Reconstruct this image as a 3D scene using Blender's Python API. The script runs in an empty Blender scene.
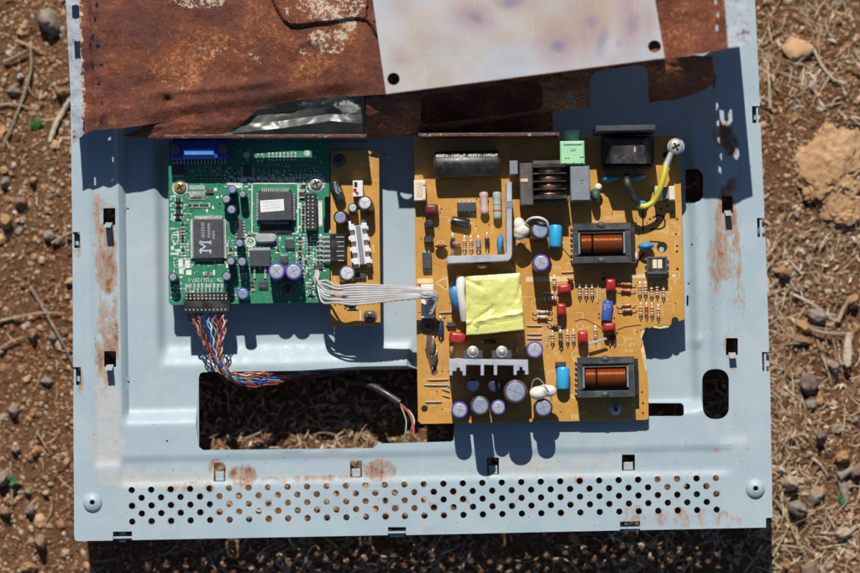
import bpy, math, random
import numpy as np
from mathutils import Vector, Matrix, noise
from mathutils.geometry import delaunay_2d_cdt
R = math.radians
C = bpy.context.scene.collection
rnd = random.Random(7)

# ------------------------------------------------------------------ camera, sky, sun, exposure
# lengths below are millimetres (x right, y towards the top of the picture, z up); MM turns them into metres
MM = 0.001
ZREF, DIST, TILT, ROLL = 36.0, 1600.0, R(2.0), R(1.15)
LENS, SENS = 134.0, 36.0
WPX, HPX = 860.0, 573.0
_fw = Vector((0, math.sin(TILT), -math.cos(TILT)))
_r0 = Vector((1, 0, 0)); _u0 = _r0.cross(_fw)
_rt = _r0 * math.cos(ROLL) - _u0 * math.sin(ROLL)
_up = _u0 * math.cos(ROLL) + _r0 * math.sin(ROLL)
_cp = Vector((0, 0, ZREF)) - _fw * DIST
cd = bpy.data.cameras.new('camera'); cam = bpy.data.objects.new('camera', cd); C.objects.link(cam)
cd.lens = LENS; cd.sensor_width = SENS; cd.sensor_fit = 'HORIZONTAL'
cd.clip_start = 0.05; cd.clip_end = 20
cam.matrix_world = Matrix(((_rt.x, _up.x, -_fw.x, _cp.x * MM), (_rt.y, _up.y, -_fw.y, _cp.y * MM),
                           (_rt.z, _up.z, -_fw.z, _cp.z * MM), (0, 0, 0, 1)))
cd.dof.use_dof = True; cd.dof.focus_distance = (DIST - 10) * MM; cd.dof.aperture_fstop = 3.0
S = bpy.context.scene
S.camera = cam

SUNV = Vector((-0.09, 1.0, 1.0)).normalized()      # towards the sun
w = bpy.data.worlds.new('World'); S.world = w; w.use_nodes = True
nt = w.node_tree; bg = nt.nodes['Background']
sky = nt.nodes.new('ShaderNodeTexSky'); sky.sky_type = 'NISHITA'; sky.sun_disc = False
sky.sun_elevation = math.asin(SUNV.z); sky.sun_rotation = math.atan2(SUNV.x, SUNV.y)
nt.links.new(sky.outputs[0], bg.inputs[0]); bg.inputs[1].default_value = 0.062
sky.air_density = 0.75; sky.dust_density = 0.3; sky.ozone_density = 2.0
sl = bpy.data.lights.new('sun', 'SUN'); so = bpy.data.objects.new('sun', sl); C.objects.link(so)
sl.energy = 4.7; sl.angle = R(0.5); sl.color = (1.0, 0.965, 0.91)
so.rotation_euler = SUNV.to_track_quat('Z', 'Y').to_euler(); so.location = (0, 1, 1.2)
S.view_settings.view_transform = 'Standard'; S.view_settings.look = 'None'
S.view_settings.exposure = 0.1; S.view_settings.gamma = 1.0

# ------------------------------------------------------------------ helpers
S_ = 0.5                                             # mm per photograph pixel at ZREF
def at(px, py, z):
    "the point at height z (mm) that the photograph shows at pixel px, py"
    k = SENS / WPX / LENS
    d = _fw + _rt * ((px - WPX / 2) * k) - _up * ((py - HPX / 2) * k)
    t = (z - _cp.z) / d.z
    return _cp + d * t
def sc(z): return S_ * (DIST - (z - ZREF)) / DIST

class MB:
    def __init__(s): s.v = []; s.f = []; s.mi = []; s.M = Matrix(); s.k = 0; s.attr = {}
    def add(s, vs, fs):
        o = len(s.v)
        s.v += [s.M @ Vector(p) for p in vs]
        s.f += [tuple(i + o for i in f) for f in fs]; s.mi += [s.k] * len(fs)
        return s
    def box(s, x0, x1, y0, y1, z0, z1, b=0.0):
        r = [(x0, y0), (x1, y0), (x1, y1), (x0, y1)]
        return s.prism(r, z0, z1, b)
    def prism(s, poly, z0, z1, b=0.0, taper=1.0):
        "poly counter-clockwise; b = chamfer of the top edge"
        n = len(poly); a = [Vector(p).to_2d() for p in poly]
        ar = sum(a[i].x * a[(i + 1) % n].y - a[(i + 1) % n].x * a[i].y for i in range(n))
        if ar < 0: a.reverse()
        rings = [[(p.x, p.y, z0) for p in a]]
        if b > 0:
            ins = []
            for i in range(n):
                e0 = (a[i] - a[i - 1]).normalized(); e1 = (a[(i + 1) % n] - a[i]).normalized()
                n0 = Vector((-e0.y, e0.x)); n1 = Vector((-e1.y, e1.x)); m = n0 + n1
                if m.length < 1e-4: m = n0
                m = m.normalized() / max(0.4, m.normalized().dot(n0))
                ins.append(a[i] + m * b)
            rings.append([(p.x, p.y, z1 - b) for p in a]); rings.append([(p.x, p.y, z1) for p in ins])
        else: rings.append([(p.x, p.y, z1) for p in a])
        vs = [p for r_ in rings for p in r_]; fs = []
        for k in range(len(rings) - 1):
            for i in range(n):
                j = (i + 1) % n; fs.append((k * n + i, k * n + j, (k + 1) * n + j, (k + 1) * n + i))
        fs.append(tuple((len(rings) - 1) * n + i for i in range(n))); fs.append(tuple(reversed(range(n))))
        return s.add(vs, fs)
    def lathe(s, prof, seg=20, x=0, y=0):
        vs = []; fs = []; n = len(prof)
        for r_, z in prof:
            for i in range(seg):
                t = 2 * math.pi * i / seg; vs.append((x + r_ * math.cos(t), y + r_ * math.sin(t), z))
        for k in range(n - 1):
            for i in range(seg):
                j = (i + 1) % seg; fs.append((k * seg + i, k * seg + j, (k + 1) * seg + j, (k + 1) * seg + i))
        fs.append(tuple((n - 1) * seg + i for i in range(seg))); fs.append(tuple(reversed(range(seg))))
        return s.add(vs, fs)
    def cyl(s, r_, z0, z1, seg=16, x=0, y=0, b=0.0):
        pr = [(r_, z0), (r_, z1)] if b == 0 else [(r_, z0), (r_, z1 - b), (r_ - b * .4, z1 - b * .3), (r_ - b, z1)]
        return s.lathe(pr, seg, x, y)
    def ball(s, x, y, z, rx, ry=None, rz=None, seg=12, rings=8):
        ry = ry or rx; rz = rz or rx; vs = []; fs = []
        for k in range(1, rings):
            a = math.pi * k / rings
            for i in range(seg):
                t = 2 * math.pi * i / seg
                vs.append((x + rx * math.sin(a) * math.cos(t), y + ry * math.sin(a) * math.sin(t), z - rz * math.cos(a)))
        for k in range(rings - 2):
            for i in range(seg):
                j = (i + 1) % seg; fs.append((k * seg + i, k * seg + j, (k + 1) * seg + j, (k + 1) * seg + i))
        fs.append(tuple(reversed(range(seg)))); fs.append(tuple((rings - 2) * seg + i for i in range(seg)))
        return s.add(vs, fs)
    def tube(s, pts, r_, seg=6, taper=None):
        P = [Vector(p) for p in pts]; n = len(P); vs = []; fs = []
        prev = None
        for i in range(n):
            t = (P[min(i + 1, n - 1)] - P[max(i - 1, 0)]).normalized()
            if prev is None:
                a = t.cross(Vector((0, 0, 1)))
                if a.length < 1e-3: a = Vector((1, 0, 0))
                a.normalize()
            else:
                a = prev - t * prev.dot(t); a.normalize()
            prev = a; b = t.cross(a)
            rr = r_ if taper is None else r_ * taper(i / (n - 1))
            for k in range(seg):
                q = 2 * math.pi * k / seg; vs.append(P[i] + (a * math.cos(q) + b * math.sin(q)) * rr)
        for i in range(n - 1):
            for k in range(seg):
                j = (k + 1) % seg; fs.append((i * seg + k, i * seg + j, (i + 1) * seg + j, (i + 1) * seg + k))
        fs.append(tuple(reversed(range(seg)))); fs.append(tuple((n - 1) * seg + k for k in range(seg)))
        return s.add(vs, fs)
    def bp(s, x0, x1, y0, y1, z0, z1, b=0.0, rot=0.0):
        "box whose top shows at these photograph pixels"
        c = at((x0 + x1) / 2, (y0 + y1) / 2, z1); k = sc(z1); hx = (x1 - x0) / 2 * k; hy = (y1 - y0) / 2 * k
        m = s.M; s.M = Matrix.Translation((c.x, c.y, 0)) @ Matrix.Rotation(R(rot), 4, 'Z')
        s.box(-hx, hx, -hy, hy, z0, z1, b); s.M = m
        return s
    def thicken(s, th):
        "give a sheet a lower face and cut edges of its own, so that holes have crisp rims"
        n = len(s.v); e = {}
        for f in s.f:
            for i in range(len(f)):
                a, b_ = f[i], f[(i + 1) % len(f)]; e[(a, b_)] = 1
        top = list(s.f); s.v = s.v + [p - Vector((0, 0, th)) for p in s.v]
        s.f = top + [tuple(i + n for i in reversed(f)) for f in top]
        rim = [k for k in e if (k[1], k[0]) not in e]
        src = list(range(n)) * 2
        for a, b_ in rim:
            o = len(s.v); s.v += [s.v[a], s.v[b_], s.v[b_ + n], s.v[a + n]]; src += [a, b_, b_, a]; s.f.append((o + 3, o + 2, o + 1, o))
        s.mi = [0] * len(s.f)
        for k in s.attr: s.attr[k] = [s.attr[k][i] for i in src]
        return s
    def build(s, name, mats, parent=None, smooth=False, label=None):
        loc = LOC.get(parent.name, Vector((0, 0, 0))) if parent else Vector((0, 0, 0))
        me = bpy.data.meshes.new(name)
        me.from_pydata([tuple((p - loc) * MM) for p in s.v], [], s.f)
        if not isinstance(mats, (list, tuple)): mats = [mats]
        for m_ in mats: me.materials.append(m_)
        if len(mats) > 1: me.polygons.foreach_set('material_index', s.mi)
        if smooth:
            me.polygons.foreach_set('use_smooth', [True] * len(me.polygons))
            try: me.set_sharp_from_angle(angle=R(smooth if smooth > 1 else 40))
            except Exception: pass
        for an, vals in s.attr.items():
            a = me.attributes.new(an, 'FLOAT', 'POINT'); a.data.foreach_set('value', vals)
        me.update()
        o = bpy.data.objects.new(name, me); C.objects.link(o)
        if parent: o.parent = parent; LOC[o.name] = loc
        else:
            pass
        if label: o['label'] = label
        return o
LOC = {}
def thing(name, label, cat, loc=(0, 0, 0), group=None):
    o = bpy.data.objects.new(name, None); C.objects.link(o); o.empty_display_size = 0.01
    o.location = Vector(loc) * MM; LOC[o.name] = Vector(loc); tag(o, label, cat, group)
    return o
def tag(o, label, cat, group=None):
    o['label'] = label; o['category'] = cat
    if group: o['group'] = group
    return o
def centre(o, p):
    "move a single-mesh thing's origin to p (mm) without moving its shape"
    q = Vector(p) * MM
    o.data.transform(Matrix.Translation(-q)); o.location = q
    return o
def rrect(w_, h_, r_, n=5, cx=0, cy=0):
    p = []
    for (sx, sy, a0) in ((1, 1, 0), (-1, 1, 90), (-1, -1, 180), (1, -1, 270)):
        for i in range(n):
            a = R(a0 + 90 * i / (n - 1))
            p.append((cx + sx * (w_ / 2 - r_) + r_ * math.cos(a), cy + sy * (h_ / 2 - r_) + r_ * math.sin(a)))
    return p
def spline(pts, n=8):
    P = [Vector(p) for p in pts]; out = []
    for i in range(len(P) - 1):
        p0 = P[max(i - 1, 0)]; p1 = P[i]; p2 = P[i + 1]; p3 = P[min(i + 2, len(P) - 1)]
        for k in range(n):
            t = k / n
            out.append(0.5 * ((2 * p1) + (p2 - p0) * t + (2 * p0 - 5 * p1 + 4 * p2 - p3) * t * t + (3 * p1 - p0 - 3 * p2 + p3) * t ** 3))
    out.append(P[-1]); return out
_txt = {}
def text_shape(t):
    "vertices and faces of a line of lettering, one unit high, centred"
    if t in _txt: return _txt[t]
    cu = bpy.data.curves.new('lettering', 'FONT'); cu.body = t; cu.resolution_u = 2
    cu.align_x = 'CENTER'; cu.align_y = 'CENTER'
    o = bpy.data.objects.new('lettering', cu); C.objects.link(o)
    dg = bpy.context.evaluated_depsgraph_get(); ev = o.evaluated_get(dg); me = ev.to_mesh()
    vs = [tuple(v.co) for v in me.vertices]; fs = [tuple(p.vertices) for p in me.polygons]
    ev.to_mesh_clear(); bpy.data.objects.remove(o); bpy.data.curves.remove(cu)
    _txt[t] = (vs, fs); return vs, fs
def letter(mb, t, px, py, z, size, rot=0, sx=1.0):
    "lettering lying flat at a pixel, size in pixels"
    vs, fs = text_shape(t); c = at(px, py, z); k = sc(z) * size
    m = mb.M; mb.M = Matrix.Translation((c.x, c.y, z)) @ Matrix.Rotation(R(rot), 4, 'Z')
    mb.add([(v[0] * k * sx, v[1] * k, 0) for v in vs], fs); mb.M = m
def flat(mb, x0, x1, y0, y1, z):
    a = at((x0 + x1) / 2, (y0 + y1) / 2, z); k = sc(z); hx = (x1 - x0) / 2 * k; hy = (y1 - y0) / 2 * k
    mb.add([(a.x - hx, a.y - hy, z), (a.x + hx, a.y - hy, z), (a.x + hx, a.y + hy, z), (a.x - hx, a.y + hy, z)], [(0, 1, 2, 3)])
def stroke(mb, pts, wpx, z):
    "a flat line through pixels"
    P = [at(p[0], p[1], z) for p in pts]; h = wpx * sc(z) / 2
    for a, b in zip(P[:-1], P[1:]):
        d = (b - a)
        if d.length < 1e-6: continue
        d = d.normalized(); n = Vector((-d.y, d.x, 0)) * h; a2 = a - d * h * .6; b2 = b + d * h * .6
        mb.add([a2 - n, b2 - n, b2 + n, a2 + n], [(0, 1, 2, 3)])
def disc(mb, px, py, r_, z, seg=14, r0=0):
    c = at(px, py, z); k = sc(z); vs = []; fs = []
    for i in range(seg):
        t = 2 * math.pi * i / seg; vs.append((c.x + r_ * k * math.cos(t), c.y + r_ * k * math.sin(t), z))
    if r0 == 0: fs.append(tuple(range(seg)))
    else:
        for i in range(seg):
            t = 2 * math.pi * i / seg; vs.append((c.x + r0 * k * math.cos(t), c.y + r0 * k * math.sin(t), z))
        for i in range(seg):
            j = (i + 1) % seg; fs.append((i, j, seg + j, seg + i))
    mb.add(vs, fs)

# ------------------------------------------------------------------ materials
def new_mat(name):
    m = bpy.data.materials.new(name); m.use_nodes = True
    n = m.node_tree; b = n.nodes['Principled BSDF']
    return m, n, b
def nd(n, t, **kw):
    x = n.nodes.new(t)
    for k, v in kw.items(): setattr(x, k, v)
    return x
def noise_tex(n, vec, scale, detail=4, rough=.6):
    t = nd(n, 'ShaderNodeTexNoise'); t.inputs['Scale'].default_value = scale; t.inputs['Detail'].default_value = detail
    t.inputs['Roughness'].default_value = rough; n.links.new(vec, t.inputs['Vector']); return t.outputs[0]
def ramp(n, fac, stops):
    r_ = nd(n, 'ShaderNodeValToRGB'); e = r_.color_ramp.elements
    while len(e) > 1: e.remove(e[-1])
    for i, (p, c) in enumerate(stops):
        q = e[0] if i == 0 else e.new(p)
        q.position = p; q.color = (*c, 1) if len(c) == 3 else c
    n.links.new(fac, r_.inputs[0]); return r_.outputs[0]
def mix(n, fac, a, b, mode='MIX'):
    x = nd(n, 'ShaderNodeMix', data_type='RGBA', blend_type=mode)
    for s_, v in ((0, fac), (6, a), (7, b)):
        if hasattr(v, 'links') or hasattr(v, 'is_linked'): n.links.new(v, x.inputs[s_])
        elif s_ == 0: x.inputs[0].default_value = v
        else: x.inputs[s_].default_value = (*v, 1)
    return x.outputs[2]
def rng(n, v, a, b, c=0.0, d=1.0):
    m = nd(n, 'ShaderNodeMapRange'); n.links.new(v, m.inputs[0])
    for i, q in enumerate((a, b, c, d)): m.inputs[i + 1].default_value = q
    return m.outputs[0]
def math_(n, op, a, b):
    m = nd(n, 'ShaderNodeMath', operation=op)
    for i, v in enumerate((a, b)):
        if hasattr(v, 'is_linked'): n.links.new(v, m.inputs[i])
        else: m.inputs[i].default_value = v
    return m.outputs[0]
def bump(n, b, h, strength, dist):
    x = nd(n, 'ShaderNodeBump'); x.inputs['Strength'].default_value = strength; x.inputs['Distance'].default_value = dist
    n.links.new(h, x.inputs['Height']); n.links.new(x.outputs[0], b.inputs['Normal'])
DUST = (0.33, 0.25, 0.17)
def pm(name, col, rough=.5, metal=0.0, var=.2, scale=500, dust=.25, bmp=0.0, bsc=1500, spec=None):
    "paint, plastic or metal: uneven colour, a film of dust, slight surface roughness"
    m, n, b = new_mat(name); tc = nd(n, 'ShaderNodeNewGeometry').outputs['Position']
    v1 = noise_tex(n, tc, scale, 5, .65); v2 = noise_tex(n, tc, scale * .35, 6, .7)
    lo = tuple(c * (1 - var) for c in col); hi = tuple(min(1, c * (1 + var)) for c in col)
    c = ramp(n, v1, [(.3, lo), (.7, hi)])
    c = mix(n, rng(n, v2, .48, .78, 0, dust), c, DUST)
    n.links.new(c, b.inputs['Base Color'])
    n.links.new(rng(n, v2, .35, .7, max(.05, rough - .1), min(1, rough + .2)), b.inputs['Roughness'])
    b.inputs['Metallic'].default_value = metal
    if spec is not None: b.inputs['Specular IOR Level'].default_value = spec
    if bmp: bump(n, b, noise_tex(n, tc, bsc, 4, .6), bmp, .0004)
    return m
def rust_nodes(n, tc):
    big = noise_tex(n, tc, 20, 6, .62); mid = noise_tex(n, tc, 70, 8, .75); spk = noise_tex(n, tc, 480, 6, .8); fin = noise_tex(n, tc, 1300, 4, .7)
    col = ramp(n, mid, [(.25, (.040, .012, .009)), (.40, (.100, .028, .015)), (.55, (.165, .046, .020)), (.70, (.25, .078, .028)), (.85, (.34, .125, .045))])
    col = mix(n, rng(n, big, .44, .60, 0, .6), col, (.25, .074, .026))
    col = mix(n, rng(n, big, .54, .40, 0, .45), col, (.085, .026, .017))
    dens = math_(n, 'ADD', math_(n, 'MULTIPLY', big, .55), math_(n, 'MULTIPLY', mid, .45))
    o = math_(n, 'ADD', spk, math_(n, 'MULTIPLY', math_(n, 'SUBTRACT', dens, .5), 1.3))
    col = mix(n, rng(n, o, .585, .66, 0, .75), col, (.44, .165, .050))
    col = mix(n, rng(n, o, .71, .77, 0, .8), col, (.60, .37, .21))
    col = mix(n, .8, col, ramp(n, fin, [(.32, (.40, .38, .40)), (.5, (1, 1, 1)), (.66, (1.6, 1.45, 1.3))]), 'MULTIPLY')
    col = mix(n, rng(n, spk, .40, .33, 0, .7), col, (.035, .014, .012))
    return col, mid, spk
def mat_rust_lid():
    m, n, b = new_mat('rusted_steel'); tc = nd(n, 'ShaderNodeTexCoord').outputs['Object']
    col, a, f = rust_nodes(n, tc)
    at_ = nd(n, 'ShaderNodeAttribute', attribute_name='pale').outputs['Fac']
    orange = nd(n, 'ShaderNodeAttribute', attribute_name='orange').outputs['Fac']
    s1 = noise_tex(n, tc, 520, 6, .8); s2 = noise_tex(n, tc, 120, 7, .75)
    k = math_(n, 'ADD', math_(n, 'MULTIPLY', s1, .5), math_(n, 'MULTIPLY', s2, .5))
    t = math_(n, 'SUBTRACT', math_(n, 'ADD', k, at_), .98)
    msk = rng(n, t, 0, .03)
    col = mix(n, rng(n, math_(n, 'ADD', s2, orange), .85, 1.15), col, (.50, .21, .035))
    paint = mix(n, rng(n, at_, .515, .54), ramp(n, s1, [(.35, (.36, .23, .14)), (.6, (.58, .46, .34))]), ramp(n, s2, [(.3, (.30, .34, .39)), (.7, (.46, .49, .52))]))
    col = mix(n, 1.0, col, (.86, .80, .78), 'MULTIPLY')
    col = mix(n, msk, col, paint)
    n.links.new(col, b.inputs['Base Color'])
    n.links.new(rng(n, f, .4, .65, .8, .5), b.inputs['Roughness']); b.inputs['Specular IOR Level'].default_value = .45
    h = math_(n, 'ADD', math_(n, 'MULTIPLY', a, .7), math_(n, 'MULTIPLY', f, .5))
    bump(n, b, h, .9, .0016)
    return m
def mat_rust_plain():
    m, n, b = new_mat('rusted_flap'); tc = nd(n, 'ShaderNodeTexCoord').outputs['Object']
    col, a, f = rust_nodes(n, tc)
    n.links.new(col, b.inputs['Base Color']); b.inputs['Roughness'].default_value = .75
    bump(n, b, a, .6, .001); return m
def mat_chassis():
    m, n, b = new_mat('grey_blue_paint'); tc = nd(n, 'ShaderNodeTexCoord').outputs['Object']
    rust = nd(n, 'ShaderNodeAttribute', attribute_name='rust').outputs['Fac']
    mud = nd(n, 'ShaderNodeAttribute', attribute_name='mud').outputs['Fac']
    s1 = noise_tex(n, tc, 260, 8, .75); s2 = noise_tex(n, tc, 60, 6, .65); s3 = noise_tex(n, tc, 1400, 3, .6)
    base = ramp(n, s2, [(.3, (.315, .395, .435)), (.7, (.36, .44, .478))])
    base = mix(n, rng(n, s1, .60, .75, 0, .35), base, (.52, .54, .54))
    base = mix(n, rng(n, noise_tex(n, tc, 17, 7, .7), .47, .66, 0, .30), base, (.49, .50, .485))
    base = mix(n, rng(n, noise_tex(n, tc, 31, 9, .75), .55, .68, 0, .22), base, (.27, .31, .33))
    scr = nd(n, 'ShaderNodeMapping'); scr.inputs['Scale'].default_value = (30, 900, 1); scr.inputs['Rotation'].default_value = (0, 0, .7)
    n.links.new(tc, scr.inputs[0])
    base = mix(n, rng(n, noise_tex(n, scr.outputs[0], 1, 3, .5), .70, .76, 0, .25), base, (.60, .63, .64))
    dirt = mix(n, rng(n, math_(n, 'ADD', s1, mud), .76, 1.05, 0, .85), base, (.50, .44, .375))
    sm = nd(n, 'ShaderNodeMapping'); sm.inputs['Scale'].default_value = (1, .38, 1); n.links.new(tc, sm.inputs[0]); s4 = noise_tex(n, sm.outputs[0], 130, 9, .8)
    k = math_(n, 'ADD', math_(n, 'MULTIPLY', math_(n, 'SUBTRACT', s1, .5), 1.0), math_(n, 'ADD', math_(n, 'MULTIPLY', math_(n, 'SUBTRACT', s4, .5), 1.5), .5))
    col = mix(n, rng(n, math_(n, 'ADD', k, rust), .80, .98, 0, .92), dirt, ramp(n, s1, [(.3, (.19, .10, .06)), (.5, (.33, .20, .125)), (.68, (.46, .34, .25))]))
    col = mix(n, rng(n, math_(n, 'ADD', k, rust), 1.07, 1.14, 0, .85), col, (.17, .055, .022))
    spk = rng(n, s3, .77, .80)
    col = mix(n, math_(n, 'MULTIPLY', spk, .45), col, (.2, .12, .08))
    n.links.new(col, b.inputs['Base Color'])
    n.links.new(rng(n, s1, .3, .7, .38, .58), b.inputs['Roughness'])
    b.inputs['Specular IOR Level'].default_value = .4
    bump(n, b, s1, .12, .0006); return m
def mat_plate():
    m, n, b = new_mat('heat_stained_metal'); tc = nd(n, 'ShaderNodeTexCoord').outputs['Object']
    pink = nd(n, 'ShaderNodeAttribute', attribute_name='pink').outputs['Fac']; blue = nd(n, 'ShaderNodeAttribute', attribute_name='blue').outputs['Fac']
    warm = nd(n, 'ShaderNodeAttribute', attribute_name='warm').outputs['Fac']
    s = noise_tex(n, tc, 50, 9, .62); f = noise_tex(n, tc, 500, 5, .6)
    st = nd(n, 'ShaderNodeMapping'); st.inputs['Scale'].default_value = (17, 13, 1); n.links.new(tc, st.inputs[0])
    v = noise_tex(n, st.outputs[0], 1, 4, .5)
    j = math_(n, 'MULTIPLY', math_(n, 'SUBTRACT', s, .5), .5)
    col = ramp(n, math_(n, 'ADD', v, j), [(.38, (.41, .355, .305)), (.5, (.455, .43, .42)), (.62, (.42, .435, .465))])
    col = mix(n, rng(n, math_(n, 'ADD', warm, j), .1, .8, 0, .85), col, (.43, .32, .21))
    col = mix(n, rng(n, math_(n, 'ADD', pink, j), .15, .95, 0, .72), col, (.33, .19, .195))
    col = mix(n, rng(n, math_(n, 'ADD', blue, math_(n, 'MULTIPLY', j, .6)), .25, .9, 0, .62), col, (.13, .15, .26))
    col = mix(n, rng(n, f, .66, .72, 0, .35), col, (.66, .64, .62))
    sr = nd(n, 'ShaderNodeMapping'); sr.inputs['Scale'].default_value = (1500, 40, 1); sr.inputs['Rotation'].default_value = (0, 0, .5); n.links.new(tc, sr.inputs[0])
    col = mix(n, rng(n, noise_tex(n, sr.outputs[0], 1, 3, .5), .66, .72, 0, .4), col, (.62, .60, .58))
    col = mix(n, rng(n, noise_tex(n, tc, 260, 7, .75), .62, .72, 0, .55), col, (.24, .15, .10))
    n.links.new(col, b.inputs['Base Color'])
    b.inputs['Metallic'].default_value = .1; b.inputs['Roughness'].default_value = .5
    bump(n, b, noise_tex(n, tc, 60, 4, .5), .12, .001); return m
def mat_ground():
    m, n, b = new_mat('reddish_soil'); tc = nd(n, 'ShaderNodeNewGeometry').outputs['Position']
    a = noise_tex(n, tc, 35, 8, .7); f = noise_tex(n, tc, 420, 8, .75); g = noise_tex(n, tc, 9, 4, .5)
    col = ramp(n, f, [(.30, (.075, .031, .015)), (.5, (.29, .128, .056)), (.64, (.46, .245, .12)), (.78, (.60, .41, .26))])
    col = mix(n, rng(n, a, .4, .65, 0, .5), col, (.33, .165, .082))
    col = mix(n, rng(n, g, .42, .62, 0, .45), col, (.40, .25, .145))
    n.links.new(col, b.inputs['Base Color']); b.inputs['Roughness'].default_value = .95; b.inputs['Specular IOR Level'].default_value = .1
    bump(n, b, math_(n, 'ADD', a, f), 1.0, .007); return m
def mat_island(name, stops, rough=.85, fine=700, bmp=.5):
    "loose pieces: each piece its own tone"
    m, n, b = new_mat(name); g = nd(n, 'ShaderNodeNewGeometry'); tc = g.outputs['Position']
    col = ramp(n, g.outputs['Random Per Island'], stops)
    f = noise_tex(n, tc, fine, 5, .7)
    col = mix(n, .7, col, ramp(n, f, [(.3, (.55, .5, .48)), (.6, (1, 1, 1)), (.8, (1.3, 1.25, 1.2))]), 'MULTIPLY')
    n.links.new(col, b.inputs['Base Color']); b.inputs['Roughness'].default_value = rough; b.inputs['Specular IOR Level'].default_value = .2
    bump(n, b, f, bmp, .001); return m
def mat_rock(name, c0, c1):
    m, n, b = new_mat(name); tc = nd(n, 'ShaderNodeTexCoord').outputs['Object']
    f = noise_tex(n, tc, 300, 7, .7); g = noise_tex(n, tc, 80, 4, .6)
    col = mix(n, rng(n, g, .35, .65), ramp(n, f, [(.3, tuple(c * .6 for c in c0)), (.65, c0)]), ramp(n, f, [(.3, tuple(c * .7 for c in c1)), (.65, c1)]))
    n.links.new(col, b.inputs['Base Color']); b.inputs['Roughness'].default_value = .9; b.inputs['Specular IOR Level'].default_value = .2
    bump(n, b, math_(n, 'ADD', f, g), .7, .002); return m
def mat_winding(name, c0, c1, axis, freq):
    "enamelled copper wire wound side by side"
    m, n, b = new_mat(name); tc = nd(n, 'ShaderNodeNewGeometry').outputs['Position']
    wv = nd(n, 'ShaderNodeTexWave', wave_type='BANDS', bands_direction=axis); wv.inputs['Scale'].default_value = freq
    wv.inputs['Distortion'].default_value = .6; n.links.new(tc, wv.inputs['Vector'])
    col = ramp(n, wv.outputs['Fac'], [(.1, c0), (.7, c1)])
    n.links.new(col, b.inputs['Base Color']); b.inputs['Roughness'].default_value = .28; b.inputs['Metallic'].default_value = .55
    bump(n, b, wv.outputs['Fac'], .5, .0003); return m
def mat_tape():
    m, n, b = new_mat('yellow_tape'); tc = nd(n, 'ShaderNodeNewGeometry').outputs['Position']
    a = noise_tex(n, tc, 55, 4, .5); f = noise_tex(n, tc, 260, 5, .6)
    col = ramp(n, a, [(.3, (.62, .60, .155)), (.7, (.72, .70, .24))])
    col = mix(n, rng(n, f, .58, .75, 0, .3), col, (.50, .45, .16))
    n.links.new(col, b.inputs['Base Color']); b.inputs['Roughness'].default_value = .3
    bump(n, b, math_(n, 'ADD', a, math_(n, 'MULTIPLY', f, .3)), .6, .003); return m
def mat_board(name, c0, c1, dust, sc_=40, stain=None):
    m, n, b = new_mat(name); tc = nd(n, 'ShaderNodeNewGeometry').outputs['Position']
    a = noise_tex(n, tc, sc_, 6, .6); f = noise_tex(n, tc, 500, 6, .7); g = noise_tex(n, tc, 110, 8, .75)
    col = ramp(n, a, [(.3, c0), (.7, c1)])
    if stain: col = mix(n, rng(n, g, .46, .68, 0, .55), col, stain)
    col = mix(n, rng(n, f, .5, .8, 0, dust), col, DUST)
    col = mix(n, rng(n, noise_tex(n, tc, 1500, 3, .6), .66, .72, 0, .35), col, (.62, .50, .34))
    n.links.new(col, b.inputs['Base Color']); n.links.new(rng(n, f, .3, .7, .30, .6), b.inputs['Roughness'])
    bump(n, b, f, .08, .0004); return m

m_rust = mat_rust_lid(); m_rustp = mat_rust_plain(); m_chas = mat_chassis(); m_plate = mat_plate(); m_soil = mat_ground()
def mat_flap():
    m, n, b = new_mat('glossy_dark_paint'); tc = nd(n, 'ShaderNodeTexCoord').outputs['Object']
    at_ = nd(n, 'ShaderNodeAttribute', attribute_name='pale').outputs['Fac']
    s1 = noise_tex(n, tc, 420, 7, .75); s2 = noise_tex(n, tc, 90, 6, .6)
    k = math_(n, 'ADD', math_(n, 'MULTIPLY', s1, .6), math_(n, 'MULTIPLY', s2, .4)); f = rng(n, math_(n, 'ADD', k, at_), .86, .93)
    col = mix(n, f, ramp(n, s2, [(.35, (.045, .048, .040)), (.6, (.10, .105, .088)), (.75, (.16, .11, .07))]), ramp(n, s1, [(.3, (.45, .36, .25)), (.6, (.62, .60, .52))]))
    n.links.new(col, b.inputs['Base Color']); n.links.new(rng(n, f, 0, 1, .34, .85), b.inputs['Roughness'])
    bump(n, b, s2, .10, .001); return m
m_gloss = mat_flap()
m_green = mat_board('green_solder_mask', (.014, .165, .082), (.026, .24, .125), .14, 40, (.012, .115, .072))
m_trace = pm('green_trace', (.020, .215, .110), .4, 0, .2, 300, .1)
m_orange = mat_board('tan_phenolic_board', (.475, .225, .032), (.595, .305, .054), .35, 30, (.34, .15, .026))
m_silk = pm('white_print', (.62, .66, .60), .7, 0, .12, 600, .15)
m_silko = pm('pale_print', (.66, .50, .27), .7, 0, .15, 600, .2)
m_pad = pm('solder', (.62, .62, .58), .38, .55, .25, 900, .25)
m_black = pm('black_plastic', (.019, .019, .020), .36, 0, .3, 500, .22)
m_chip = pm('dark_grey_epoxy', (.040, .043, .050), .55, 0, .2, 600, .18, .1)
m_alu = pm('aluminium', (.50, .52, .56), .42, .4, .12, 300, .2)
m_tin = pm('bright_tin', (.60, .60, .58), .3, .45, .12, 500, .2)
m_can = pm('capacitor_top', (.29, .33, .43), .45, .35, .12, 500, .35)
m_canw = pm('pale_capacitor_top', (.43, .45, .49), .45, .35, .12, 500, .35)
m_purple = pm('purple_sleeve', (.13, .075, .36), .3, 0, .15, 500, .1)
m_navy = pm('navy_sleeve', (.020, .030, .075), .3, 0, .2, 500, .15)
m_blue = pm('blue_sleeve', (.04, .11, .42), .3, 0, .15, 500, .1)
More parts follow.
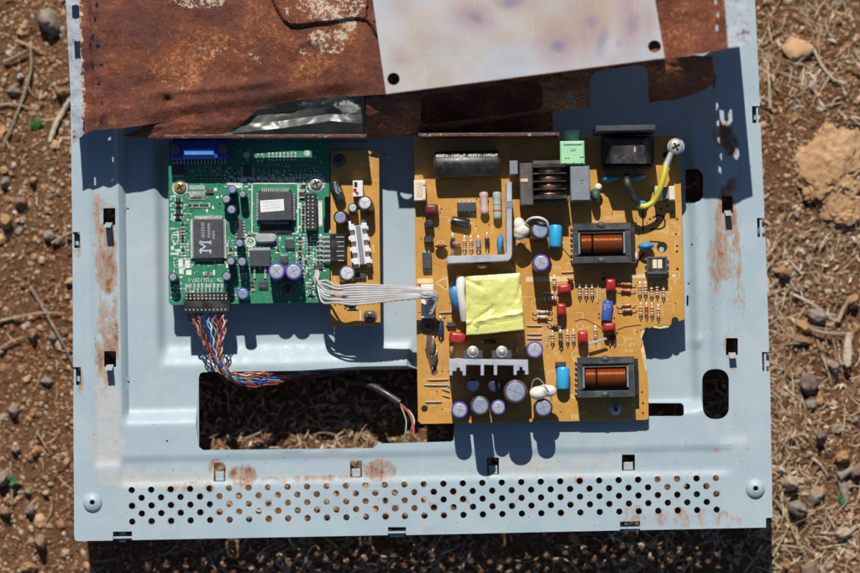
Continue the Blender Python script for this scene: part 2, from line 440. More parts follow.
m_cyan = pm('light_blue_sleeve', (.035, .36, .66), .32, 0, .12, 400, .12)
m_brown = pm('brown_sleeve', (.055, .042, .042), .3, 0, .2, 500, .2)
m_score = pm('score_line', (.19, .21, .27), .6, .2, .1, 500, .2)
m_red = pm('red_film', (.36, .022, .020), .28, 0, .15, 400, .12)
m_dred = pm('dark_red_film', (.13, .018, .018), .35, 0, .2, 400, .15)
m_cream = pm('cream_plastic', (.68, .62, .45), .5, 0, .1, 300, .3)
m_white = pm('white_plastic', (.72, .70, .68), .5, 0, .08, 300, .3)
m_glue = pm('white_glue', (.76, .68, .58), .6, 0, .1, 150, .35, .4, 250)
m_grey = pm('grey_plastic', (.20, .215, .24), .5, 0, .12, 400, .25)
m_ferr = pm('dark_ferrite', (.030, .043, .043), .45, 0, .3, 300, .25)
m_core = pm('brown_ferrite', (.075, .062, .055), .6, 0, .3, 200, .45)
m_mint = pm('pale_green_plastic', (.33, .66, .36), .45, 0, .1, 300, .15)
m_dgrn = pm('dark_green_epoxy', (.05, .13, .09), .4, 0, .15, 300, .2)
m_discb = pm('blue_disc_epoxy', (.035, .25, .50), .4, 0, .15, 300, .15)
m_disct = pm('tan_epoxy', (.40, .20, .11), .45, 0, .2, 300, .2)
m_bluep = pm('blue_plastic', (.012, .042, .33), .4, 0, .15, 300, .1)
m_bluel = pm('sunlit_blue', (.06, .22, .62), .4, 0, .12, 300, .1)  # lighter copy of the socket blue, sunlight put into the colour
m_brass = pm('brass', (.50, .37, .14), .3, .45, .2, 500, .25)
m_steel = pm('screw_steel', (.50, .48, .43), .3, .4, .2, 600, .35)
m_dsteel = pm('dull_screw', (.14, .12, .10), .5, .5, .3, 600, .3)
m_hole = pm('drilled_hole', (.012, .008, .005), .9, 0, .2, 500, 0)
m_pink = pm('pink_enamel', (.55, .36, .36), .5, 0, .1, 500, .2)
m_resg = pm('grey_green_enamel', (.36, .40, .36), .5, 0, .12, 500, .2)
m_beige = pm('beige_enamel', (.60, .47, .33), .5, 0, .15, 500, .15)
m_rband = pm('red_band', (.42, .09, .07), .5, 0, .15, 500, .1)
m_dband = pm('dark_band', (.06, .04, .04), .5, 0, .15, 500, .1)
m_glass = pm('orange_glass', (.50, .18, .06), .25, 0, .2, 500, .1)
m_grywire = pm('grey_wire', (.47, .45, .44), .5, 0, .1, 200, .45)
m_yel = pm('yellow_wire', (.60, .52, .05), .4, 0, .1, 200, .2)
m_burn = pm('burnt_flux', (.10, .045, .015), .5, 0, .3, 400, .3)
m_tape = mat_tape()
m_copo = mat_winding('orange_winding', (.14, .030, .007), (.45, .105, .018), 'X', 520)
m_copb = mat_winding('copper_winding', (.28, .12, .06), (.72, .38, .22), 'Y', 420)
m_label = pm('paper_label', (.72, .72, .70), .7, 0, .06, 300, .2)
m_ink = pm('faded_ink', (.36, .37, .40), .8, 0, .1, 300, .1)
m_chiptx = pm('pale_lettering', (.42, .47, .55), .7, 0, .08, 300, .1)
m_bracket = pm('bracket_steel', (.16, .18, .21), .5, .4, .3, 200, .4, .2)
m_inner = pm('bare_core', (.62, .47, .22), .6, 0, .25, 300, .2)

# ------------------------------------------------------------------ ground
def ground_h(x, y):
    p = Vector((x, y, 0))
    return (-3.0 + 4.6 * noise.noise(p * .012) + 3.2 * noise.noise(p * .045 + Vector((7, 3, 0))) + 1.7 * noise.noise(p * .14) + .8 * noise.noise(p * .4))
def ground():
    def axis(lim, inner, st):
        a = list(np.arange(-inner, inner + st / 2, st)); d = st
        while a[-1] < lim:
            d *= 1.35; a.append(a[-1] + d); a.insert(0, a[0] - d)
        return a
    xs = axis(900, 240, 2.0); ys = axis(900, 172, 2.0)
    mb = MB(); nx = len(xs)
    mb.v = [Vector((x, y, ground_h(x, y) if abs(x) < 400 and abs(y) < 400 else -3)) for y in ys for x in xs]
    mb.f = [(j * nx + i, j * nx + i + 1, (j + 1) * nx + i + 1, (j + 1) * nx + i) for j in range(len(ys) - 1) for i in range(nx - 1)]
    mb.mi = [0] * len(mb.f)
    o = mb.build('ground', m_soil, None, True); o['kind'] = 'structure'; o['label'] = 'reddish brown dry soil under the metal panel'
ground()
def ico():
    t = (1 + 5 ** .5) / 2
    v = np.array([(-1, t, 0), (1, t, 0), (-1, -t, 0), (1, -t, 0), (0, -1, t), (0, 1, t), (0, -1, -t), (0, 1, -t), (t, 0, -1), (t, 0, 1), (-t, 0, -1), (-t, 0, 1)], float)
    v /= np.linalg.norm(v[0])
    f = [(0, 11, 5), (0, 5, 1), (0, 1, 7), (0, 7, 10), (0, 10, 11), (1, 5, 9), (5, 11, 4), (11, 10, 2), (10, 7, 6), (7, 1, 8), (3, 9, 4), (3, 4, 2), (3, 2, 6), (3, 6, 8), (3, 8, 9), (4, 9, 5), (2, 4, 11), (6, 2, 10), (8, 6, 7), (9, 8, 1)]
    return v, f
def subdiv(v, f):
    v = [tuple(p) for p in v]; cache = {}; out = []
    def mid(a, b):
        k = (min(a, b), max(a, b))
        if k not in cache:
            p = np.array(v[a]) + np.array(v[b]); p /= np.linalg.norm(p); v.append(tuple(p)); cache[k] = len(v) - 1
        return cache[k]
    for a, b, c in f:
        x, y, z = mid(a, b), mid(b, c), mid(c, a); out += [(a, x, z), (b, y, x), (c, z, y), (x, y, z)]
    return np.array(v), out
ICO1 = subdiv(*ico()); ICO2 = subdiv(*ICO1); ICO3 = subdiv(*ICO2); ICO4 = subdiv(*ICO3)
def mesh_np(name, V, F, mat, smooth=False):
    me = bpy.data.meshes.new(name); me.from_pydata((V * MM).tolist(), [], F); me.materials.append(mat)
    if smooth: me.polygons.foreach_set('use_smooth', [True] * len(me.polygons))
    me.update(); o = bpy.data.objects.new(name, me); C.objects.link(o); return o
rg = np.random.default_rng(11)
def dens(x, kind):
    "how much litter lies at x (mm): bare soil to the left of the panel, straw to the right"
    if kind == 'straw': return .05 if x < -150 else (.5 if x < 160 else 1.0)
    if kind == 'gravel': return 1.0 if x < -150 else (.6 if x < 160 else .75)
def gravel():
    V = []; F = []; o = 0; v0, f0 = ICO1
    f0 = np.array(f0)
    n = 0
    while n < 7000:
        x = rg.uniform(-235, 235); y = rg.uniform(-165, 165)
        if rg.random() > dens(x, 'gravel'): continue
        if abs(x) < 150 and y > 30: continue
        s = .3 + rg.exponential(.46); s = min(s, 3.6)
        d = rg.normal(0, .16, (len(v0), 1))
        p = v0 * (1 + d) * np.array([rg.uniform(.7, 1.25), rg.uniform(.7, 1.2), rg.uniform(.45, .85)]) * s
        a = rg.uniform(0, 6.28); c, si = math.cos(a), math.sin(a)
        p = p @ np.array([[c, si, 0], [-si, c, 0], [0, 0, 1]])
        p += np.array([x, y, ground_h(x, y) + s * rg.uniform(-.05, .45)])
        V.append(p); F.append(f0 + o); o += len(v0); n += 1
    F = np.concatenate(F).tolist()
    ob = mesh_np('gravel', np.concatenate(V), F, mat_island('gravel_stone', [(0, (.20, .10, .06)), (.2, (.34, .185, .10)), (.42, (.46, .255, .135)), (.6, (.58, .36, .21)), (.78, (.33, .27, .22)), (.93, (.48, .37, .27)), (1, (.62, .55, .47))]), False)
    ob['kind'] = 'stuff'; ob['label'] = 'fine brown gravel over the soil'
gravel()
def crumbs():
    V = []; F = []; o = 0; v0, f0 = ico(); f0 = np.array(f0); n = 0
    while n < 26000:
        x = rg.uniform(-235, 235); y = rg.uniform(-165, 165)
        if abs(x) < 152 and y > 25 and rg.random() > .05: continue
        if abs(x) < 152 and rg.random() > .5: continue
        s = rg.uniform(.25, .95)
        p = v0 * (1 + rg.normal(0, .2, (12, 1))) * np.array([rg.uniform(.7, 1.3), rg.uniform(.7, 1.3), rg.uniform(.5, .9)]) * s
        p += np.array([x, y, ground_h(x, y) + s * .2]); V.append(p); F.append(f0 + o); o += 12; n += 1
    ob = mesh_np('soil_crumbs', np.concatenate(V), np.concatenate(F).tolist(), mat_island('soil_crumb', [(0, (.10, .045, .022)), (.3, (.24, .112, .054)), (.6, (.36, .19, .10)), (.85, (.48, .29, .165)), (1, (.62, .46, .32))], .95))
    ob['kind'] = 'stuff'; ob['label'] = 'crumbly reddish soil between the stones'
crumbs()
def straw(name, count, dfun, rad, lens, mat, label, seg=3, curl=.5, lift=3.0):
    V = []; F = []; o = 0; n = 0
    quad = []
    K = 5
    for i in range(K - 1):
        for k in range(seg):
            j = (k + 1) % seg; quad.append((i * seg + k, i * seg + j, (i + 1) * seg + j, (i + 1) * seg + k))
    quad = np.array(quad)
    while n < count:
        x = rg.uniform(-235, 235); y = rg.uniform(-165, 165)
        if rg.random() > dfun(x, y): continue
        L = rg.uniform(*lens); a = rg.uniform(0, 6.28); cv = rg.normal(0, curl); r0 = rg.uniform(*rad)
        t = np.linspace(-.5, .5, K); pts = []
        px, py = x, y
        z0 = rg.uniform(0, lift); tz = rg.normal(0, .22)
        for i in range(K):
            ang = a + cv * t[i]
            if i: px += math.cos(ang) * L / (K - 1); py += math.sin(ang) * L / (K - 1)
            pts.append((px, py, max(ground_h(px, py) + .2, ground_h(x, y) + z0 + tz * L * t[i]) + .3))
        P = np.array(pts); ring = []
        nx, ny = -math.sin(a), math.cos(a)
        for i in range(K):
            rr = r0 * (1 - .55 * abs(t[i] * 2) ** 2)
            for k in range(seg):
                q = 2 * math.pi * k / seg + .5
                ring.append(P[i] + np.array([nx * math.cos(q) * rr, ny * math.cos(q) * rr, math.sin(q) * rr * .6]))
        V.append(np.array(ring)); F.append(quad + o); o += K * seg; n += 1
    ob = mesh_np(name, np.concatenate(V), np.concatenate(F).tolist(), mat)
    ob['kind'] = 'stuff'; ob['label'] = label
m_straw = mat_island('dry_straw', [(0, (.14, .075, .04)), (.25, (.28, .16, .085)), (.5, (.44, .285, .165)), (.7, (.58, .42, .265)), (.88, (.68, .55, .39)), (1, (.80, .71, .57))], .7, 400, .3)
def d_straw(x, y):
    if abs(x) < 155 and y > 60: return .02
    c = noise.noise(Vector((x * .02, y * .02, 3))) + .6 * noise.noise(Vector((x * .06, y * .06, 8)))
    return dens(x, 'straw') * min(1, max(.12, .55 + 1.1 * c))
straw('dry_straw', 4300, d_straw, (.12, .38), (4, 17), m_straw, 'dry straw and rootlets littering the soil', lift=3.0, curl=.75)
straw('straw_crumbs', 5500, d_straw, (.2, .75), (1.5, 5.5), m_straw, 'broken bits of dry straw on the soil', curl=.9, lift=2.0)
# ------------------------------------------------------------------ stones, clods, twigs and bits of wood one can tell apart
m_rk = {
    'orange': mat_rock('orange_rock', (.52, .30, .15), (.42, .22, .10)), 'pale': mat_rock('pale_rock', (.56, .44, .31), (.46, .34, .22)),
    'grey': mat_rock('grey_brown_rock', (.30, .245, .20), (.36, .28, .22)), 'purple': mat_rock('purple_brown_rock', (.20, .135, .125), (.25, .17, .15)),
    'white': mat_rock('whitish_rock', (.66, .62, .55), (.54, .48, .40)), 'brown': mat_rock('brown_rock', (.30, .18, .11), (.36, .22, .13)),
    'clod': mat_rock('sandy_clod', (.53, .30, .145), (.60, .37, .20)), 'clod2': mat_rock('orange_chunk', (.64, .40, .22), (.60, .34, .17))}
m_wood = mat_rock('weathered_wood', (.33, .23, .16), (.20, .12, .085)); m_bark = mat_rock('bleached_bark', (.66, .56, .42), (.56, .46, .32))
m_twig = mat_rock('grey_twig', (.40, .33, .26), (.30, .23, .17)); m_stalk = mat_rock('tan_stalk', (.52, .40, .24), (.42, .30, .17))
m_leaf = pm('green_leaf', (.035, .15, .035), .5, 0, .3, 300, .15)
def stone(name, px, py, wpx, hpx, tall, tone, rot, seed, label, cat='stone', rough=.34, ang=True):
    r_ = random.Random(seed); v0, f0 = ICO4 if tone == 'clod' else ICO3
    c = at(px, py, -3); zb = ground_h(c.x, c.y)
    off = Vector((seed * 3.1, seed * 1.7, seed * .9)); k = .5
    V = []
    for p in v0:
        q = Vector(p); d = 1 + rough * noise.noise(q * 1.1 + off) + rough * .5 * noise.noise(q * 2.6 + off) + rough * .22 * noise.noise(q * 6 + off) + (rough * (.30 * noise.noise(q * 9 + off) + .16 * noise.noise(q * 19 + off)) if tone == 'clod' else 0)
        if ang:
            for pl in range(5):
                nrm = Vector((math.sin(seed * 2.3 + pl * 1.9), math.cos(seed * 1.1 + pl * 2.6), .5 * math.sin(pl * 3.3 + seed))).normalized()
                t = q.dot(nrm)
                if t * d > .74: d = .74 / t + (d - .74 / t) * .15
        V.append(((q.x * d) * wpx * .5 * k, (q.y * d) * hpx * .5 * k, max(-tall * .3, q.z * d * tall)))
    mb = MB(); mb.M = Matrix.Translation((c.x, c.y, zb + tall * .12)) @ Matrix.Rotation(R(rot), 4, 'Z')
    mb.add(V, f0)
    o = mb.build(name, m_rk[tone], None, True); o.data.set_sharp_from_angle(angle=R(48))
    centre(o, (c.x, c.y, zb)); tag(o, label, cat, 'stones and clods on the soil'); return o
ST = [
 (798, 51, 33, 29, 6, 'clod2', 8, 'pale orange square chunk of stone beyond the upper right edge of the panel'),
 (835, 172, 64, 82, 6.5, 'clod', -25, 'large sandy clod of earth, the biggest lump right of the panel'),
 (845, 213, 42, 24, 5, 'clod', 10, 'small sandy clod just below the biggest clod at the right'),
 (828, 137, 24, 22, 5, 'clod', 30, 'round sandy clod just above the biggest clod at the right'),
 (782, 272, 19, 13, 6, 'orange', -15, 'flat orange stone right of the panel, below the big sandy clod'),
 (803, 327, 19, 13, 6, 'orange', -30, 'bright orange stone touching the grey twig right of the panel'),
 (817, 316, 23, 18, 6, 'grey', -20, 'grey brown stone just above the bright orange stone beside the grey twig'),
 (800, 340, 24, 12, 5, 'brown', -8, 'brown slab of stone just below the bright orange stone beside the grey twig'),
 (853, 301, 15, 14, 6, 'orange', 20, 'orange round stone at the right picture edge above the pale strip of bark'),
 (808, 384, 24, 23, 9, 'purple', 0, 'round purple brown stone right of the oval slot of the panel'),
 (810, 403, 15, 14, 6, 'grey', 0, 'dark grey stone in the shadow of the round purple brown stone'),
 (833, 367, 13, 16, 5, 'grey', 30, 'grey stone beside the lower tip of the pale strip of bark'),
 (820, 436, 13, 13, 6, 'purple', 10, 'small dark purplish stone in the straw below the round purple stone'),
 (841, 457, 18, 12, 6, 'orange', 5, 'flat orange stone beside the grey splinters of wood at lower right'),
 (790, 483, 20, 17, 7, 'pale', 12, 'pale angular stone casting a dark shadow at the lower right of the panel'),
 (781, 470, 8, 8, 4, 'white', 0, 'tiny white stone beside the lower right corner of the panel'),
 (797, 508, 23, 18, 7, 'grey', -10, 'flat grey brown stone below the pale angular stone at lower right'),
 (815, 497, 16, 22, 6, 'grey', -25, 'upright grey stone right of the flat grey brown stone'),
 (843, 533, 24, 14, 5, 'pale', 15, 'pale jagged flake of stone near the lower right corner'),
 (786, 567, 8, 8, 5, 'orange', 0, 'small orange pebble left of the dark stub of wood at the bottom'),
 (50, 22, 22, 30, 10, 'grey', 20, 'grey rock with a black shadow beside the upper left of the panel'),
 (63, 93, 18, 11, 5, 'brown', 0, 'brown flat stone above the thick pale stalk at left'),
 (21, 77, 8, 7, 4, 'white', 0, 'white pebble left of the long thin stem at upper left'),
 (13, 91, 16, 12, 4, 'grey', -20, 'flat grey stone just below the white pebble at upper left'),
 (6, 222, 14, 17, 6, 'orange', 12, 'orange stone at the left picture edge'),
 (50, 236, 15, 12, 5, 'grey', 0, 'rounded grey brown stone left of the panel beside the first edge notch'),
 (21, 203, 14, 13, 5, 'brown', 20, 'brown stone in the bare soil between the orange stone and the pale stone'),
 (34, 181, 10, 8, 5, 'orange', 10, 'small orange stone left of the panel beside the shaded corner'),
 (5, 182, 12, 10, 5, 'grey', 35, 'light grey stone at the left edge above the orange stone'),
 (33, 335, 14, 15, 7, 'brown', 5, 'dark brown round stone left of the panel near the long grey stem'),
 (53, 338, 9, 9, 5, 'grey', 0, 'small dark grey stone right of the dark brown round stone'),
 (47, 381, 14, 9, 4, 'grey', 0, 'flat grey stone left of the second edge notch of the panel'),
 (14, 410, 13, 15, 5, 'grey', 15, 'grey stone in the soil at the lower left above the green sprig'),
 (37, 451, 10, 11, 5, 'orange', 10, 'orange angular pebble left of the panel just above its lower left boss'),
 (2, 478, 17, 17, 7, 'grey', 0, 'grey stone cut by the left picture edge near the green sprig'),
 (46, 493, 9, 8, 4, 'pale', 0, 'pale pebble left of the lower left boss of the panel'),
 (28, 492, 8, 8, 4, 'grey', 0, 'small grey stone left of the pale pebble at lower left'),
 (30, 510, 13, 12, 6, 'grey', 20, 'squarish grey brown stone at lower left below the pale pebble'),
 (6, 512, 12, 10, 5, 'brown', 0, 'brown stone at the left picture edge near the bottom'),
 (41, 542, 15, 15, 7, 'brown', 40, 'dark angular brown stone near the bottom left corner'),
 (28, 567, 19, 12, 6, 'orange', -12, 'pale orange flat stone at the very bottom left'),
 (16, 450, 10, 9, 5, 'grey', 0, 'small grey stone just left of the orange angular pebble'),
]
for i, (x, y, w_, h_, t, tone, rot, lab) in enumerate(ST):
    stone('clod' if tone == 'clod' else 'stone', x, y, w_, h_, t, tone, rot, i + 3, lab, 'clod of earth' if tone == 'clod' else 'stone', .5 if tone == 'clod' else .3, tone != 'clod')
def twig(name, pts, rpx, mat, label, cat='twig', lift=3.0, taper=.5, kids=()):
    P = []
    for i, p in enumerate(pts):
        z = p[2] if len(p) > 2 else None
        q = at(p[0], p[1], -3); zz = ground_h(q.x, q.y) + lift + (z or 0)
        P.append(at(p[0], p[1], zz))
    mb = MB(); pts_ = spline(P, 8)
    rs = random.Random(len(label))
    mb.tube(pts_, rpx * .25, 7, lambda t: (1 - taper * t) * (1 + .12 * math.sin(t * 40 + rs.random())))
    for (k, dx, dy, l) in kids:
        b = P[k]; mb.tube([b, b + Vector((dx, dy, 1)) * .5, b + Vector((dx, dy, .5))], rpx * .16, 5)
    o = mb.build(name, mat, None, True); centre(o, P[0]); tag(o, label, cat, 'stalks and twigs on the soil'); return o
twig('dry_stem', [(30, 45), (31, 70), (22, 100), (12, 125), (2, 146)], 3.2, m_twig, 'long thin grey stem crossing the soil at the upper left corner', 'stem')
twig('thick_stalk', [(70, 100), (62, 113), (55, 126), (50, 142)], 6.0, m_bark, 'thick pale stalk leaning on the soil beside the upper left of the panel', 'stalk', taper=.2)
twig('dry_stem', [(30, 286), (45, 312), (60, 338), (73, 364)], 3.4, m_twig, 'long grey stem running diagonally up to the second notch of the left edge', 'stem')
twig('tan_stalk', [(-5, 322), (18, 317), (40, 313), (61, 313)], 3.0, m_stalk, 'tan straw stalk lying level, crossing above the long grey stem at left', 'stalk')
twig('tan_stalk', [(-5, 352), (10, 342), (24, 337)], 2.4, m_stalk, 'short tan stalk at the left edge below the level straw stalk', 'stalk')
twig('tan_stalk', [(-3, 105), (15, 104), (32, 109)], 2.6, m_stalk, 'tan straw stalk crossing the long thin stem at upper left', 'stalk')
twig('tan_stalk', [(18, 41), (32, 47), (46, 54)], 3.0, m_stalk, 'tan stalk below the grey rock at upper left', 'stalk')
twig('tan_stalk', [(4, 62), (16, 56), (28, 50)], 3.2, m_twig, 'short thick stalk left of the tan stalk at upper left', 'stalk')
twig('tan_stalk', [(36, 432), (42, 440), (46, 448)], 2.8, m_stalk, 'short tan stalk left of the panel above the orange angular pebble', 'stalk')
twig('tan_stalk', [(10, 462), (12, 482), (12, 505)], 2.4, m_stalk, 'upright thin tan stalk beside the green sprig', 'stalk')
twig('tan_stalk', [(52, 243), (60, 238), (72, 232)], 2.8, m_stalk, 'tan stalk poking from the first notch of the left edge', 'stalk')
twig('grey_twig', [(811, 329), (826, 333), (848, 334)], 4.2, m_twig, 'grey twig pointing from the bright orange stone to the pale bark', 'twig', 5, .2)
twig('grey_twig', [(790, 293), (812, 304), (836, 322)], 3.4, m_bark, 'pale straight stick above the grey brown stone right of the panel', 'stick')
twig('grey_twig', [(838, 322), (844, 308), (850, 300)], 5.0, m_stalk, 'short thick tan stick meeting the pale straight stick', 'stick', 4, .2)
twig('grey_twig', [(770, 108), (769, 82), (768, 62)], 3.4, m_bark, 'pale upright straw just right of the panel near the orange chunk', 'stick')
twig('grey_twig', [(814, 50), (822, 66), (832, 78), (846, 84)], 3.4, m_bark, 'pale bent straw right of the orange square chunk', 'stick')
twig('grey_twig', [(773, 556), (783, 538), (789, 526)], 3.0, m_stalk, 'tan straw beside the bottom right corner of the panel', 'stick')
twig('grey_twig', [(775, 500), (785, 515), (797, 540), (807, 558)], 3.0, m_stalk, 'long tan stalk passing below the flat grey brown stone', 'stick')
twig('grey_twig', [(812, 458), (820, 464), (828, 476)], 2.6, m_bark, 'pale curved straw left of the grey splinters of wood', 'stick')
twig('grey_twig', [(744, 573), (758, 556), (787, 532)], 2.6, m_stalk, 'thin stalk lying from the dark shadow to the sunlit soil at bottom right', 'stick')
def chunk(name, pts, tall, mat, label, cat, lift=1.5):
    c = [at(x, y, -3) for x, y in pts]; mx = sum(p.x for p in c) / len(c); my = sum(p.y for p in c) / len(c); zb = ground_h(mx, my) + lift
    mb = MB(); mb.prism([(p.x, p.y) for p in c], zb - 3, zb + tall, tall * .3)
    o = mb.build(name, mat, None); centre(o, (mx, my, zb)); tag(o, label, cat)
chunk('bark_strip', [(845, 332), (849, 334), (850, 350), (849, 366), (845, 368), (841, 364), (842, 345)], 2.0, m_bark, 'bleached strip of bark standing on end beside the grey twig', 'bark', 4)
chunk('wood_splinter', [(834, 464), (840, 463), (846, 484), (849, 503), (844, 504), (839, 490)], 3, m_twig, 'tall grey splinter of wood at the lower right', 'wood')
chunk('wood_splinter', [(847, 470), (862, 460), (864, 475), (852, 477)], 4, m_wood, 'brown block of wood at the right edge beside the grey splinter', 'wood', 3)
chunk('wood_splinter', [(836, 474), (852, 465), (854, 469), (840, 480)], 3, m_twig, 'short grey splinter lying against the brown block of wood', 'wood', 3)
chunk('wood_stub', [(800, 566), (815, 561), (818, 576), (803, 580)], 6, m_wood, 'dark stub of weathered wood at the bottom right', 'wood')
def sprig(px, py, size, rot, label):
    mb = MB(); c = at(px, py, -2)
    for k, (a, l) in enumerate(((0, 1.2), (48, .9))):
        vs = []; n = 8
        for i in range(n + 1):
            t = i / n; w_ = .22 * math.sin(math.pi * t ** .8) * l * size
            ca, sa = math.cos(R(a + rot)), math.sin(R(a + rot)); x = t * l * size; z = 2.5 * math.sin(t * 2.2) + k * .6
            for s_ in (-1, 0, 1):
                vs.append((c.x + x * ca - s_ * w_ * sa, c.y + x * sa + s_ * w_ * ca, -2 + z - (0.6 if s_ == 0 else 0)))
        mb.add(vs, [(i * 3 + j, i * 3 + j + 1, i * 3 + j + 4, i * 3 + j + 3) for i in range(n) for j in (0, 1)])
    mb.tube([(c.x, c.y, -8), (c.x, c.y, -2)], .3)
    o = mb.build('green_sprig', m_leaf, None, True); centre(o, (c.x, c.y, -6)); tag(o, label, 'plant')
    md = o.modifiers.new('thick', 'SOLIDIFY'); md.thickness = .0003
sprig(36, 131, 7, 70, 'small green leaf sprouting beside the thick pale stalk')
sprig(18, 480, 6, 160, 'small green sprig beside the grey stone at lower left')
sprig(836, 504, 6, 20, 'tiny green sprig in the dark under the wood splinters at lower right')

# ------------------------------------------------------------------ the sheet metal panel
def ss(a, b, x):
    t = min(1, max(0, (x - a) / (b - a))); return t * t * (3 - 2 * t)
def UV(px, py, z=36):
    p = at(px, py, z); return (p.x / S_ + 430, 286.5 - p.y / S_)
def XY(u, v): return ((u - 430) * S_, (286.5 - v) * S_)
_l1 = UV(123, 300)[0]; _b1 = UV(160, 417)[1]; _lr = UV(160, 300)[0]; _br = UV(280, 357)[1]; _br2 = UV(670, 404)[1]
_gb0, _gb1 = UV(300, 456)[1], UV(300, 481)[1]
def panel_z(u, v):
    mid = ss(_l1 - 2, _l1 + 4, u) * (1 - ss(_b1 - 9, _b1 + 8, v)) * (1 - ss(706, 722, u))
    bl = ss(_lr - 6, _lr + 5, u) * (1 - ss(_br - 17, _br + 9, v))
    br = ss(405, 412, u) * (1 - ss(_br2 - 3, _br2 + 3, v))
    rec = max(bl, br) * (1 - ss(688, 700, u))
    z = 36 - 5 * mid - 5 * rec * mid
    z -= 1.0 * (ss(91, 95, u) - ss(116, 119, u)) * (1 - ss(452, 462, v))
    z -= .9 * (ss(_gb0 - 2, _gb0 + 3, v) - ss(_gb1 - 3, _gb1 + 2, v)) * ss(112, 122, u) * (1 - ss(715, 735, u))
    z -= .7 * (ss(713, 718, u) - ss(740, 745, u)) * (1 - ss(440, 452, v)) * ss(130, 170, v)
    for (x, y, r_, h_) in ((696, 346, 9, 1.2), (698, 410, 9, 1.0)):
        d = math.hypot(u - x, v - y) / r_
        if d < 1: z += h_ * (1 - d * d) ** 2
    return z + .5 * noise.noise(Vector((u * .012, v * .012, 1))) + .2 * noise.noise(Vector((u * .025, v * .03, 7))) + .08 * noise.noise(Vector((u * .05, v * .05, 4)))
OUT = [(68, -60), (72, 140), (72.4, 232), (80, 232), (80, 248), (72.5, 248), (73, 367), (81, 367), (81, 385), (73.2, 385), (74.2, 535), (75, 540), (78, 541),
       (113, 540.4), (113, 531.5), (132, 531.3), (132, 540), (388, 535), (388, 527), (406, 527), (406, 535), (620, 530.3), (620, 521.5), (640, 521), (640, 530),
       (766, 527.4), (766, 518), (772.5, 517.5), (770, 371), (762.5, 371), (762, 352), (769.3, 352), (765.5, 237), (757.5, 237), (757, 218), (764.7, 218),
       (760.5, 123), (752.5, 123), (752, 106), (760, 106), (755, 0), (752.5, -60)]
def rpx(cx, cy, w_, h_, r_, n=5): return [(cx + x, cy + y) for x, y in rrect(w_, h_, r_, n)]
TABS = [(109, 216.5, 12, 17, 27), (110, 359, 12, 16, 22), (727.5, 204.5, 11, 17, 20), (732, 346.5, 12, 17, 14), (219.5, 472, 12, 19, 0), (356, 469, 12, 17, 0), (493, 466, 12, 17, 0), (628.5, 462.5, 13, 16, 0)]
HOLES = [[(198, 377), (199.5, 373), (203, 372), (300, 370.5), (417, 368.5), (453, 368), (453.5, 440), (451, 441.5), (378, 443.5), (373, 448), (203, 450), (199, 447)],
         rpx(716, 394, 26, 50, 11, 7), [(687, 168), (698, 168), (702, 171), (704, 176), (704, 196), (701, 200), (696, 202), (687, 202)],
         rpx(664, 409.5, 40, 13, 3), rpx(689, 300, 2, 11, .9, 3)]
for (x, y, w_, h_, l) in TABS: HOLES.append(rpx(x, y, w_, h_, 1.0, 3))
for (x, y) in ((127, 208), (128, 382), (167, 441), (693, 244), (690, 283), (437, 205), (384, 153)): HOLES.append(rpx(x, y, 2, 2, .95, 3))
HOLES_UV = [[UV(*p) for p in h] for h in HOLES]
p0 = UV(131.7, 490); p1 = UV(716, 478)
for r_ in range(5):
    for k in range(31 if r_ % 2 == 0 else 30):
        f = (k + (.5 if r_ % 2 else 0)) / 30
        u = p0[0] + (p1[0] - p0[0]) * f; v = p0[1] + (p1[1] - p0[1]) * f + r_ * 7.85
        HOLES_UV.append([(u + 3.25 * math.cos(q * math.pi / 6), v + 3.25 * math.sin(q * math.pi / 6)) for q in range(12)])
def cdt_sheet(outline, holes, step, extra=()):
    "a flat sheet with holes cut in it: 2-D points and triangles"
    pts = []; edges = []
    def loop(poly):
        o = len(pts)
        for i, p in enumerate(poly):
            pts.append(Vector(p))
        n = len(poly)
        for i in range(n): edges.append((o + i, o + (i + 1) % n))
    loop(outline)
    for h in holes: loop(h)
    xs = [p[0] for p in outline]; ys = [p[1] for p in outline]
    gx = np.arange(min(xs) + step * .5, max(xs), step); gy = np.arange(min(ys) + step * .5, max(ys), step)
    X, Y = np.meshgrid(gx, gy); P = np.stack([X.ravel(), Y.ravel()], 1)
    keep = inside(P, outline)
    for h in holes:
        hx = np.array(h); lo = hx.min(0) - step * .4; hi = hx.max(0) + step * .4
        near = (P[:, 0] > lo[0]) & (P[:, 0] < hi[0]) & (P[:, 1] > lo[1]) & (P[:, 1] < hi[1])
        if len(h) == 12: keep &= ~near
        else: keep[near] &= ~inside(P[near], h)
    pts += [Vector(p) for p in P[keep]]
    v, _e, f, _a, _b, _c = delaunay_2d_cdt(pts, edges, [], 0, 1e-4)
    V = np.array([tuple(p) for p in v]); F = np.array([tuple(t) for t in f])
    cen = V[F].mean(1); ok = inside(cen, outline)
    for h in holes: 
        hx = np.array(h); lo = hx.min(0); hi = hx.max(0)
        near = np.where((cen[:, 0] > lo[0]) & (cen[:, 0] < hi[0]) & (cen[:, 1] > lo[1]) & (cen[:, 1] < hi[1]) & ok)[0]
        if len(near): ok[near] &= ~inside(cen[near], h)
    return V, F[ok]
def densify(poly, step):
    out = []
    for i in range(len(poly)):
        a, b_ = poly[i], poly[(i + 1) % len(poly)]; k = max(1, int(math.hypot(b_[0] - a[0], b_[1] - a[1]) / step))
        out += [(a[0] + (b_[0] - a[0]) * j / k, a[1] + (b_[1] - a[1]) * j / k) for j in range(k)]
    return out
